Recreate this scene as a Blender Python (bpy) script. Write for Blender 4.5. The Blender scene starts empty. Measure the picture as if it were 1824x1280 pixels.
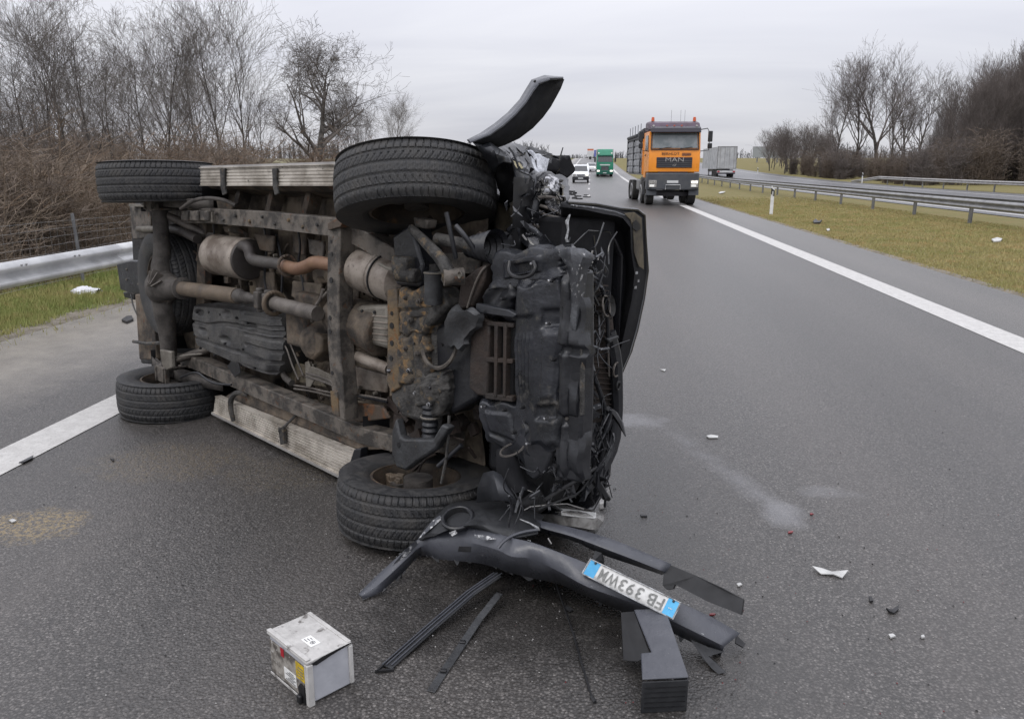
import bpy, math, random
import numpy as np
from mathutils import Vector, Matrix
R = math.radians
S = bpy.context.scene
C = S.collection
# ---------------------------------------------------------------- camera
PITCH, YAW, FPX, CH = R(14.216), R(5.741), 1350.0, 1.68
cam = bpy.data.objects.new('camera', bpy.data.cameras.new('camera'))
C.objects.link(cam); S.camera = cam
cam.location = (0, 0, CH)
cam.rotation_euler = (R(90) - PITCH, 0, YAW)
cam.data.sensor_width = 36; cam.data.lens = FPX / 1824 * 36
cam.data.clip_start = 0.05; cam.data.clip_end = 6000
# ---------------------------------------------------------------- sky and sun (overcast)
SUN_EL, SUN_AZ = R(48), R(215)
W = bpy.data.worlds.new('World'); S.world = W; W.use_nodes = True
nt = W.node_tree; nt.nodes.clear()
def wn(t, **k):
    n = nt.nodes.new(t)
    for a, b in k.items(): setattr(n, a, b)
    return n
out = wn('ShaderNodeOutputWorld'); bg = wn('ShaderNodeBackground'); bg.inputs['Strength'].default_value = 0.1
sky = wn('ShaderNodeTexSky', sky_type='NISHITA'); sky.sun_disc = False; sky.sun_elevation = SUN_EL; sky.sun_rotation = SUN_AZ
tc = wn('ShaderNodeTexCoord'); sx = wn('ShaderNodeSeparateXYZ'); nt.links.new(tc.outputs['Generated'], sx.inputs[0])
zz = wn('ShaderNodeMath', operation='MAXIMUM'); nt.links.new(sx.outputs['Z'], zz.inputs[0]); zz.inputs[1].default_value = 0.0
za = wn('ShaderNodeMath', operation='ADD'); nt.links.new(zz.outputs[0], za.inputs[0]); za.inputs[1].default_value = 0.13
dx = wn('ShaderNodeMath', operation='DIVIDE'); nt.links.new(sx.outputs['X'], dx.inputs[0]); nt.links.new(za.outputs[0], dx.inputs[1])
dy = wn('ShaderNodeMath', operation='DIVIDE'); nt.links.new(sx.outputs['Y'], dy.inputs[0]); nt.links.new(za.outputs[0], dy.inputs[1])
cx = wn('ShaderNodeCombineXYZ'); nt.links.new(dx.outputs[0], cx.inputs[0]); nt.links.new(dy.outputs[0], cx.inputs[1])
mp = wn('ShaderNodeMapping'); mp.inputs['Scale'].default_value = (0.45, 1.1, 1); nt.links.new(cx.outputs[0], mp.inputs[0])
nz = wn('ShaderNodeTexNoise'); nz.inputs['Scale'].default_value = 0.9; nz.inputs['Detail'].default_value = 6; nz.inputs['Roughness'].default_value = 0.5
nz.inputs['Distortion'].default_value = 0.5
nt.links.new(mp.outputs[0], nz.inputs['Vector'])
cr = wn('ShaderNodeValToRGB'); cr.color_ramp.elements[0].position = 0.3; cr.color_ramp.elements[1].position = 0.72
cr.color_ramp.elements[0].color = (5.95, 6.0, 6.65, 1); cr.color_ramp.elements[1].color = (7.6, 7.6, 8.0, 1)
nt.links.new(nz.outputs['Fac'], cr.inputs[0])
mx = wn('ShaderNodeMix', data_type='RGBA'); mx.inputs[0].default_value = 0.93
nt.links.new(sky.outputs[0], mx.inputs[6]); nt.links.new(cr.outputs[0], mx.inputs[7])
ga = wn('ShaderNodeMath', operation='MULTIPLY_ADD'); nt.links.new(zz.outputs[0], ga.inputs[0]); ga.inputs[1].default_value = 2.15; ga.inputs[2].default_value = 0.92   # overcast sky: brighter towards the zenith
gm_ = wn('ShaderNodeVectorMath', operation='SCALE'); nt.links.new(mx.outputs[2], gm_.inputs[0]); nt.links.new(ga.outputs[0], gm_.inputs['Scale'])
nt.links.new(gm_.outputs[0], bg.inputs[0]); nt.links.new(bg.outputs[0], out.inputs[0])
sl = bpy.data.lights.new('sun', 'SUN'); sl.energy = 0.8; sl.angle = R(25); sl.color = (1, 0.96, 0.9)
so = bpy.data.objects.new('sun', sl); C.objects.link(so)
so.rotation_euler = (R(90) - SUN_EL, 0, R(180) - SUN_AZ)
S.view_settings.view_transform = 'Standard'; S.view_settings.look = 'None'
S.view_settings.exposure = 0.0; S.view_settings.gamma = 1; S.view_settings.use_curve_mapping = False
S.cycles.max_bounces = 6; S.cycles.transparent_max_bounces = 12
# ---------------------------------------------------------------- camera model for measuring
_f = np.array([-math.sin(YAW) * math.cos(PITCH), math.cos(YAW) * math.cos(PITCH), -math.sin(PITCH)])
_r = np.array([math.cos(YAW), math.sin(YAW), 0.0]); _u = np.cross(_r, _f); _c = np.array([0, 0, CH])
def ray(px, py): return _f + _r * (px - 912) / FPX + _u * (640 - py) / FPX
def G(px, py, z=0.0):                       # surveyed point at height z
    d = ray(px, py); return tuple(_c + d * ((z - CH) / d[2]))
def D(px, py, y):                           # surveyed point at distance y along the road
    d = ray(px, py); return tuple(_c + d * (y / d[1]))
CR = np.array([[-0.79524489, 0.02656772, 0.60570597], [0.60627077, 0.04245541, 0.79412423], [-0.00461742, 0.99874506, -0.04986969]])
CT = np.array([-0.78204584, 3.34849027, 0.86420221])
def pl(px, py, ax, val):
    d = ray(px, py); o = CR.T @ (_c - CT); d = CR.T @ d
    return o + d * ((val - o[ax]) / d[ax])
def L(px, py, w): return tuple(pl(px, py, 2, w))       # car axes: u rearward, v up, w into the car
def F(px, py, u): return tuple(pl(px, py, 0, u))
def Vv(px, py, v): return tuple(pl(px, py, 1, v))
CARM = Matrix([[*CR[0], CT[0]], [*CR[1], CT[1]], [*CR[2], CT[2]], [0, 0, 0, 1]])
def zp(y): return 0.0 if y < 60 else 6 * (1 - math.exp(-((y - 60) / 180) ** 2))
# ---------------------------------------------------------------- materials
def lin(h):
    c = [int(h[i:i + 2], 16) / 255 for i in (0, 2, 4)]
    return tuple(x / 12.92 if x < .04045 else ((x + .055) / 1.055) ** 2.4 for x in c) + (1,)
def c4(c): return tuple(c) + (1,) if len(c) == 3 else c
class NT:
    def __init__(s, name):
        s.m = bpy.data.materials.new(name); s.m.use_nodes = True; s.t = s.m.node_tree
        s.b = s.t.nodes['Principled BSDF']; s.co = None
    def n(s, t, ins=None, **k):
        n = s.t.nodes.new(t)
        for a, b in k.items(): setattr(n, a, b)
        for a, b in (ins or {}).items():
            if hasattr(b, 'is_linked') or hasattr(b, 'links'): s.t.links.new(b, n.inputs[a])
            else: n.inputs[a].default_value = b
        return n
    def coord(s):
        if not s.co: s.co = s.n('ShaderNodeTexCoord').outputs['Object']
        return s.co
    def noise(s, scale, detail=4, rough=.55, vec=None, stretch=None, dist=0):
        v = vec or s.coord()
        if stretch: v = s.n('ShaderNodeMapping', {0: v, 'Scale': stretch}).outputs[0]
        return s.n('ShaderNodeTexNoise', {'Vector': v, 'Scale': scale, 'Detail': detail, 'Roughness': rough, 'Distortion': dist}).outputs['Fac']
    def ramp(s, fac, a, b, ca=0.0, cb=1.0):
        n = s.n('ShaderNodeMapRange', {0: fac, 1: a, 2: b, 3: ca, 4: cb}); return n.outputs[0]
    def mix(s, fac, a, b, bt='MIX'):
        n = s.n('ShaderNodeMix', data_type='RGBA', blend_type=bt)
        for i, v in ((0, fac), (6, a), (7, b)):
            if hasattr(v, 'links'): s.t.links.new(v, n.inputs[i])
            else: n.inputs[i].default_value = c4(v) if i > 0 else v
        return n.outputs[2]
    def math(s, op, a, b=0.0, clamp=False):
        n = s.n('ShaderNodeMath', {0: a, 1: b}, operation=op); n.use_clamp = clamp; return n.outputs[0]
    def bump(s, h, strength, dist):
        n = s.n('ShaderNodeBump', {'Height': h, 'Strength': strength, 'Distance': dist})
        s.t.links.new(n.outputs[0], s.b.inputs['Normal'])
    def set(s, col=None, rough=None, metal=None, spec=None):
        for k, v in (('Base Color', col), ('Roughness', rough), ('Metallic', metal), ('Specular IOR Level', spec)):
            if v is None: continue
            if hasattr(v, 'links'): s.t.links.new(v, s.b.inputs[k])
            else: s.b.inputs[k].default_value = c4(v) if k == 'Base Color' else v
MATS = {}
def mat(name, col, rough=.6, metal=0, col2=None, scale=8, spread=(.4, .62), col3=None, scale3=30, thr3=(.58, .66), bump=0, bscale=60, rv=.12, spec=None, coat=0, stretch=None):
    t = NT(name); c = c4(col)
    if col2 is not None: c = t.mix(t.ramp(t.noise(scale, 6, .6, stretch=stretch), *spread), col, col2)
    if col3 is not None: c = t.mix(t.ramp(t.noise(scale3, 5, .65), *thr3), c, col3)
    rr = t.ramp(t.noise(scale * 2.3, 3), .3, .7, max(.03, rough - rv), min(1, rough + rv))
    t.set(c, rr, metal, spec)
    if coat: t.b.inputs['Coat Weight'].default_value = coat
    if bump: t.bump(t.noise(bscale, 5, .6), bump, .01)
    MATS[name] = t.m; return t.m
rust, dust, darkd = (.10, .042, .018), (.115, .088, .062), (.018, .016, .015)
mat('under_brown', (.125, .098, .072), .8, 0, (.028, .023, .019), 7, (.4, .6), rust, 22, (.6, .7), .5, 90)
mat('floor_brown', (.19, .155, .115), .85, 0, (.06, .048, .038), 6, (.42, .6), (.14, .12, .09), 14, (.62, .75), .4, 60)
mat('frame_brown', (.115, .10, .084), .7, 0, (.034, .030, .026), 11, (.44, .58), (.085, .042, .02), 26, (.6, .68), .5, 110)
mat('frame_rusty', (.07, .052, .038), .75, 0, (.14, .055, .018), 9, (.5, .62), (.03, .022, .018), 28, (.58, .66), .5, 110)
mat('exhaust_tan', (.27, .235, .20), .55, .25, (.12, .095, .075), 7, (.42, .62), (.06, .045, .035), 40, (.62, .7), .25, 80)
mat('exhaust_dull', (.062, .056, .05), .6, .2, (.036, .03, .028), 6, (.38, .66), bump=.25)
mat('exhaust_orange', (.21, .125, .075), .6, .2, (.15, .08, .05), 9, (.35, .65), bump=.2)
mat('axle_grey', (.075, .067, .060), .75, .1, (.03, .026, .023), 10, (.4, .62), (.11, .085, .06), 30, (.62, .72), .5, 120)
mat('shaft_tan', (.12, .09, .062), .7, .1, (.07, .055, .04), 7, (.4, .65), bump=.3)
mat('shaft_grey', (.13, .115, .10), .6, .2, (.065, .056, .05), 12, (.4, .65), bump=.3)
mat('skid_grey', (.034, .034, .035), .5, 0, (.07, .067, .063), 8, (.4, .66), (.11, .105, .10), 45, (.66, .72), .6, 60)
mat('alloy_pale', (.19, .175, .15), .6, .3, (.10, .088, .072), 7, (.42, .62), (.05, .04, .032), 40, (.63, .7), .4, 70)
mat('rust_yellow', (.13, .09, .048), .8, 0, (.055, .048, .042), 9, (.42, .6), (.15, .07, .022), 14, (.58, .64), .6, 80)
mat('cross_grey', (.060, .057, .053), .7, .1, (.020, .019, .018), 13, (.44, .58), (.13, .095, .055), 17, (.56, .68), .9, 60)
mat('gloss_black', (.012, .0125, .015), .18, 0, (.03, .031, .034), 20)
mat('rust_mottled', (.085, .068, .048), .8, 0, (.03, .028, .026), 15, (.45, .55), (.20, .12, .05), 13, (.52, .62), .9, 70)
mat('matte_black', (.006, .0062, .0075), .85, 0, (.010, .0102, .012), 6, spec=.25, bump=.2)
mat('arm_grey', (.048, .05, .053), .55, .2, (.026, .026, .027), 8, (.42, .62), (.10, .085, .065), 32, (.66, .72), .4)
mat('black_plastic', (.010, .0105, .013), .36, 0, (.022, .023, .026), 5, (.4, .65), (.045, .043, .04), 50, (.7, .76), .25, 30)
mat('black_deep', (.006, .006, .007), .5, 0, (.012, .012, .013), 8)
mat('tray_blue', (.024, .0255, .031), .30, 0, (.009, .010, .012), 4, (.42, .6), (.085, .08, .072), 16, (.58, .74), .5, 22)
mat('black_paint', (.010, .0105, .013), .22, 0, (.016, .016, .018), 4, (.4, .65), (.10, .10, .10), 60, (.74, .78), .1, 12, coat=.5)
mat('brown_dark', (.030, .020, .015), .75, 0, (.018, .014, .012), 12, bump=.5)
mat('bare_bulkhead', (.12, .10, .065), .8, 0, (.05, .042, .032), 9, (.4, .6), (.02, .018, .016), 20, (.6, .7), .4)
mat('chrome_bits', (.42, .42, .43), .25, .9, (.08, .08, .085), 40, (.45, .55))
mat('torn_grey', (.11, .115, .125), .42, .2, (.05, .052, .058), 9, (.42, .6), (.50, .50, .50), 38, (.60, .66), .6, 40)
mat('paint_chip', (.42, .43, .44), .5, .1, (.15, .15, .15), 60)
mat('headlamp', (.40, .39, .37), .2, 0, (.16, .15, .14), 14, (.42, .6), bump=.2)
mat('fender_paint', (.028, .03, .035), .4, 0, (.018, .019, .022), 6, (.4, .62), (.06, .06, .062), 40, (.68, .74), .25, 12)
mat('bumper_slate', (.050, .053, .063), .33, 0, (.066, .069, .080), 6, (.4, .65), (.15, .15, .152), 75, (.66, .72), .2, 30)
mat('bumper_scuff', (.05, .053, .062), .5, 0, (.50, .50, .50), 38, (.5, .58), (.06, .06, .06), 80, (.55, .62), .4, 60)
mat('bumper_black', (.012, .013, .015), .6, 0, (.02, .021, .023), 12, bump=.2)
mat('glass_dark', (.02, .022, .024), .08, 0, (.03, .032, .035), 3)
mat('truck_glass', (.12, .14, .145), .12, 0, (.20, .215, .22), 1.2, (.45, .6))  # pale grey base colour stands for reflections in the windscreen
mat('glass_shattered', (.62, .64, .68), .45, 0, (.38, .40, .44), 22, (.45, .6), bump=.8, bscale=90)
mat('galv', (.62, .625, .625), .4, .25, (.45, .455, .46), 3, (.4, .62), (.19, .19, .185), 30, (.66, .74), .1)
mat('galv_old', (.27, .27, .27), .5, .3, (.19, .19, .19), 3, (.4, .62), (.07, .068, .06), 30, (.64, .72), .1)
mat('galv_bright', (.40, .39, .375), .5, .4, (.28, .27, .26), 3, (.4, .62))
mat('post_grey', (.21, .215, .22), .6, .4, (.13, .13, .135), 6)
mat('white_post', (.68, .68, .68), .6, 0, (.55, .55, .54), 5, (.45, .65))
mat('paint_black', (.02, .02, .02), .5)
mat('white_shard', (.52, .52, .50), .5, 0, (.36, .36, .35), 9)
mat('red_shard', (.16, .012, .015), .25)
mat('truck_orange', (.86, .30, .022), .35, 0, (.74, .25, .025), 1.4, (.4, .7), (.36, .14, .04), 7, (.66, .75), coat=.2)
mat('cab_purple', (.085, .055, .085), .45, 0, (.06, .035, .05), 2)
mat('visor_dark', (.025, .022, .032), .4)
mat('truck_grey', (.052, .056, .066), .55, 0, (.075, .078, .082), 2.5, (.4, .65))
mat('tyre_far', (.018, .018, .019), .8, 0, (.035, .033, .03), 3)
mat('lens_amber', (.55, .10, .03), .3)
mat('plate_white', (.55, .56, .56), .5)
mat('bed_grey', (.38, .39, .41), .5, .3, (.10, .105, .115), 2.2, (.38, .65), (.05, .05, .055), 6, (.64, .75))
mat('bed_dark', (.035, .037, .042), .6)
mat('truck_green', (.012, .20, .115), .35, 0, (.01, .16, .09), 1)
mat('green_dark', (.006, .09, .06), .4)
mat('van_white', (.72, .73, .74), .35, 0, (.62, .63, .64), 1.5)
mat('trailer_grey', (.46, .47, .47), .55, 0, (.28, .285, .29), 1.2, (.35, .7))
mat('trailer_side', (.40, .41, .43), .55, 0, (.25, .26, .27), 1.2)
mat('blue_paint', (.10, .12, .38), .5)
mat('orange_far', (.45, .16, .09), .5)
mat('blade_left', (.19, .24, .062), .8, 0, (.30, .28, .10), 1.1, (.38, .62), (.33, .25, .11), 3, (.52, .68))
mat('blade_median', (.24, .235, .082), .8, 0, (.34, .285, .125), .7, (.38, .62), (.36, .25, .11), 2.2, (.50, .66))
mat('board_grey', (.27, .29, .30), .6)
mat('battery_case', (.50, .49, .47), .55, .1, (.37, .36, .345), 14, (.4, .66), (.13, .12, .11), 26, (.60, .70), .25, 60)
mat('battery_side', (.46, .47, .50), .5, .1, (.37, .38, .41), 8, (.4, .66), (.26, .26, .26), 44, (.7, .76), .1, 60)
mat('battery_dirty', (.30, .28, .25), .7, 0, (.08, .07, .06), 22, (.42, .58), (.45, .44, .42), 40, (.6, .68), .3, 90)
mat('label_yellow', (.62, .42, .01), .5, 0, (.35, .25, .02), 60)
mat('label_red', (.35, .01, .02), .5)
mat('label_white', (.72, .72, .70), .5)
mat('sticker_print', (.15, .15, .15), .6)
mat('plate_face', (.58, .58, .56), .4, 0, (.47, .465, .45), 30)
mat('plate_blue', (.045, .30, .55), .4, 0, (.07, .36, .60), 30)
mat('plate_ink', (.10, .105, .10), .5, 0, (.20, .20, .19), 120)
mat('trunk_grey', (.10, .09, .078), .9, 0, (.035, .031, .027), 4)
mat('twig_grey', (.155, .137, .12), .9, 0, (.085, .073, .064), .6)
mat('twig_right', (.145, .123, .113), .9, 0, (.085, .072, .066), .25)
mat('twig_brown', (.22, .168, .12), .9, 0, (.13, .098, .072), .35, (.35, .65))
mat('twig_brown2', (.165, .128, .10), .9, 0, (.10, .08, .064), .25, (.35, .65))
mat('twig_rust', (.18, .125, .082), .9, 0, (.12, .075, .045), .5)
mat('bag_white', (.62, .63, .66), .4)
mat('wood_far', (.075, .075, .078), .95, 0, (.055, .055, .056), .05)
for nm, cc, e in (('lamp_lit', (1, .93, .8), 1.0), ('lamp_dim', (.9, .88, .82), .25)):
    t = NT(nm); t.set((.7, .7, .68), .2); t.b.inputs['Emission Color'].default_value = c4(cc); t.b.inputs['Emission Strength'].default_value = e; MATS[nm] = t.m
# tyre rubber
t = NT('rubber'); n1 = t.noise(30, 5, .6); c = t.mix(t.ramp(n1, .4, .65), (.017, .0175, .019), (.042, .041, .040)); c = t.mix(t.ramp(t.noise(7, 3), .52, .68, 0, .5), c, (.055, .05, .044))
sp_ = t.n('ShaderNodeSeparateXYZ', {0: t.coord()}); an = t.math('ARCTAN2', sp_.outputs[1], sp_.outputs[0]); wv = t.math('SINE', t.math('MULTIPLY', an, 330.0))
t.set(c, t.ramp(n1, .3, .7, .5, .75)); t.bump(t.math('ADD', t.math('MULTIPLY', wv, .35), t.noise(160, 3)), .45, .004); MATS['rubber'] = t.m
# aluminium running board: fine ribs run along u in geometry; dirt in colour
t = NT('board_alu'); c = t.mix(t.ramp(t.noise(6, 6, .65), .42, .64), (.55, .51, .45), (.27, .24, .20)); c = t.mix(t.ramp(t.noise(40, 5, .6), .62, .7), c, (.05, .042, .035))
t.set(c, .5, .35); MATS['board_alu'] = t.m
# ---------------------------------------------------------------- mesh builder
OFF = {}
def mesh_obj(name, verts, faces, m, parent=None, smooth=True, bev=0, ang=.6, mats=None):
    o_ = OFF.get(parent.name, Vector((0, 0, 0))) if parent else Vector((0, 0, 0))
    me = bpy.data.meshes.new(name)
    me.from_pydata([tuple(Vector(v) - o_) for v in verts], [], faces); me.update()
    me.materials.append(MATS[m] if isinstance(m, str) else m)
    if smooth:
        me.polygons.foreach_set('use_smooth', [True] * len(me.polygons)); me.set_sharp_from_angle(angle=ang)
    o = bpy.data.objects.new(name, me); C.objects.link(o)
    if parent: o.parent = parent; OFF[o.name] = o_
    else: OFF[o.name] = Vector((0, 0, 0))
    if bev:
        b = o.modifiers.new('bevel', 'BEVEL'); b.width = bev; b.segments = 2; b.limit_method = 'ANGLE'; b.angle_limit = .7
    return o
class MB:
    def __init__(s, X=None): s.v = []; s.f = []; s.X = X or Matrix()
    def add(s, v, f):
        n = len(s.v); s.v += [s.X @ Vector(tuple(p)) for p in v]; s.f += [[i + n for i in q] for q in f]; return s
    def box(s, c, d, rot=None):
        v = [Vector(((i & 1) - .5, ((i >> 1) & 1) - .5, (i >> 2) - .5)) for i in range(8)]
        v = [Vector((p.x * d[0], p.y * d[1], p.z * d[2])) for p in v]
        if rot is not None: v = [rot @ p for p in v]
        c = Vector(c)
        return s.add([p + c for p in v], [(0, 2, 3, 1), (4, 5, 7, 6), (0, 1, 5, 4), (2, 6, 7, 3), (0, 4, 6, 2), (1, 3, 7, 5)])
    def bx(s, x0, x1, y0, y1, z0, z1): return s.box(((x0 + x1) / 2, (y0 + y1) / 2, (z0 + z1) / 2), (abs(x1 - x0), abs(y1 - y0), abs(z1 - z0)))
    def prism(s, pts, off):                     # closed outline pushed along off
        n = len(pts); off = Vector(off); p = [Vector(tuple(q)) for q in pts]
        return s.add(p + [q + off for q in p], [list(range(n))[::-1], list(range(n, 2 * n))] + [(i, (i + 1) % n, n + (i + 1) % n, n + i) for i in range(n)])
    def beam(s, a, b, w, h, up=(0, 0, 1)):       # rectangular bar
        a, b = Vector(a), Vector(b); d = (b - a).normalized(); x = d.cross(Vector(up)).normalized(); y = x.cross(d)
        q = [x * w / 2 + y * h / 2, -x * w / 2 + y * h / 2, -x * w / 2 - y * h / 2, x * w / 2 - y * h / 2]
        return s.add([a + k for k in q] + [b + k for k in q], [(0, 1, 2, 3), (7, 6, 5, 4)] + [(i, i + 4, (i + 1) % 4 + 4, (i + 1) % 4) for i in range(4)])
    def tube(s, pts, r, n=10, cap=True, sm=0):
        P = [Vector(tuple(p)) for p in pts]; rr = list(r) if hasattr(r, '__len__') else [r] * len(P)
        for _ in range(sm):                     # corner cutting keeps ends
            Q, q2 = [P[0]], [rr[0]]
            for i in range(len(P) - 1):
                Q += [P[i].lerp(P[i + 1], .25), P[i].lerp(P[i + 1], .75)]; q2 += [rr[i] * .75 + rr[i + 1] * .25, rr[i] * .25 + rr[i + 1] * .75]
            P, rr = Q + [P[-1]], q2 + [rr[-1]]
        V = []; up = Vector((.13, .27, .95))
        for i, p in enumerate(P):
            d = (P[min(i + 1, len(P) - 1)] - P[max(i - 1, 0)]).normalized()
            x = d.cross(up)
            if x.length < .15: x = d.cross(Vector((1, 0, 0)))
            x.normalize(); y = x.cross(d)
            if i and (x.dot(px_) < 0): x = -x; y = -y
            px_ = x
            V += [p + (x * math.cos(2 * math.pi * k / n) + y * math.sin(2 * math.pi * k / n)) * rr[i] for k in range(n)]
        f = [(i * n + k, i * n + (k + 1) % n, (i + 1) * n + (k + 1) % n, (i + 1) * n + k) for i in range(len(P) - 1) for k in range(n)]
        if cap: f += [list(range(n))[::-1], list(range((len(P) - 1) * n, len(P) * n))]
        return s.add(V, f)
    def lathe(s, prof, o, ax, n=32):            # prof = [(r, h)...] about axis through o
        o, ax = Vector(o), Vector(ax).normalized(); x = ax.orthogonal().normalized(); y = ax.cross(x)
        V = [o + ax * h + (x * math.cos(2 * math.pi * k / n) + y * math.sin(2 * math.pi * k / n)) * r for r, h in prof for k in range(n)]
        return s.add(V, [(i * n + k, i * n + (k + 1) % n, (i + 1) * n + (k + 1) % n, (i + 1) * n + k) for i in range(len(prof) - 1) for k in range(n)])
    def ring(s, c, ax, Rr, r, n=28, m=8, a0=0, a1=2 * math.pi, sx=1):
        c, ax = Vector(c), Vector(ax).normalized(); x = ax.orthogonal().normalized(); y = ax.cross(x)
        P = [c + (x * math.cos(a0 + (a1 - a0) * k / n) * sx + y * math.sin(a0 + (a1 - a0) * k / n)) * Rr for k in range(n + 1)]
        return s.tube(P, r, m)
    def grid(s, rows, flip=False):
        n, m = len(rows), len(rows[0])
        f = [(i * m + j, i * m + j + 1, (i + 1) * m + j + 1, (i + 1) * m + j) for i in range(n - 1) for j in range(m - 1)]
        return s.add([p for r in rows for p in r], [q[::-1] for q in f] if flip else f)
    def build(s, name, m, parent=None, bev=0, ang=.6, thick=0, smooth=True):
        o = mesh_obj(name, s.v, s.f, m, parent, smooth, 0, ang)
        if thick:
            k = o.modifiers.new('thickness', 'SOLIDIFY'); k.thickness = thick; k.offset = 0
        if bev:
            b = o.modifiers.new('bevel', 'BEVEL'); b.width = bev; b.segments = 2; b.limit_method = 'ANGLE'; b.angle_limit = .7
        return o
def tag(o, label=None, cat=None, group=None, kind=None):
    for k, v in (('label', label), ('category', cat), ('group', group), ('kind', kind)):
        if v: o[k] = v
    return o
def empty(name, loc, label, cat, group=None):
    o = bpy.data.objects.new(name, None); o.empty_display_size = .2; C.objects.link(o); o.location = loc; OFF[o.name] = Vector(loc)
    return tag(o, label, cat, group)
def copy_tree(o, parent=None, loc=None):
    c = o.copy(); C.objects.link(c); c.parent = parent
    if loc is not None: c.location = loc
    for ch in list(o.children): copy_tree(ch, c)
    return c
def text(name, s, size, m, parent, X, depth=.003, res=2, bold=0, warp=None, align='CENTER'):
    cu = bpy.data.curves.new('t', 'FONT'); cu.body = s; cu.size = size; cu.extrude = depth; cu.align_x = align; cu.align_y = 'CENTER'; cu.resolution_u = res; cu.offset = bold
    to = bpy.data.objects.new('t', cu); C.objects.link(to); bpy.context.view_layer.update()
    me = bpy.data.meshes.new_from_object(to); v = [p.co.copy() for p in me.vertices]; f = [list(q.vertices) for q in me.polygons]
    bpy.data.objects.remove(to); bpy.data.meshes.remove(me)
    return mesh_obj(name, [warp(p) if warp else X @ p for p in v], f, m, parent, smooth=False)
def npmesh(name, V, F, m, nper=3):
    me = bpy.data.meshes.new(name); V = np.asarray(V, np.float32); F = np.asarray(F, np.int32)
    me.vertices.add(len(V)); me.vertices.foreach_set('co', V.ravel()); me.loops.add(F.size); me.loops.foreach_set('vertex_index', F.ravel())
    me.polygons.add(len(F)); me.polygons.foreach_set('loop_start', np.arange(0, F.size, nper, dtype=np.int32)); me.update(calc_edges=True)
    me.materials.append(MATS[m] if isinstance(m, str) else m); o = bpy.data.objects.new(name, me); C.objects.link(o); return o
rnd = random.Random(7)
# ================================================================ the setting
YS = [-40, -20, -8] + [1.5 * k for k in range(0, 30)] + [45 + 5 * k for k in range(0, 30)] + [200 + 12 * k for k in range(0, 30)] + [600, 900, 1500, 3000, 5500]
def strip(name, x0, x1, z, m, ys=YS, nx=1, wob=None, jl=0, jr=0):
    rows = []
    for y in ys:
        a = x0(y) if callable(x0) else x0; b = x1(y) if callable(x1) else x1
        rows.append([(a + (b - a) * i / nx, y, zp(y) + z + (wob(a + (b - a) * i / nx, y) if wob else 0)) for i in range(nx + 1)])
    b = MB(); b.grid(rows, flip=True)
    return tag(mesh_obj(name, b.v, b.f, m, smooth=False), kind='structure')
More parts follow.
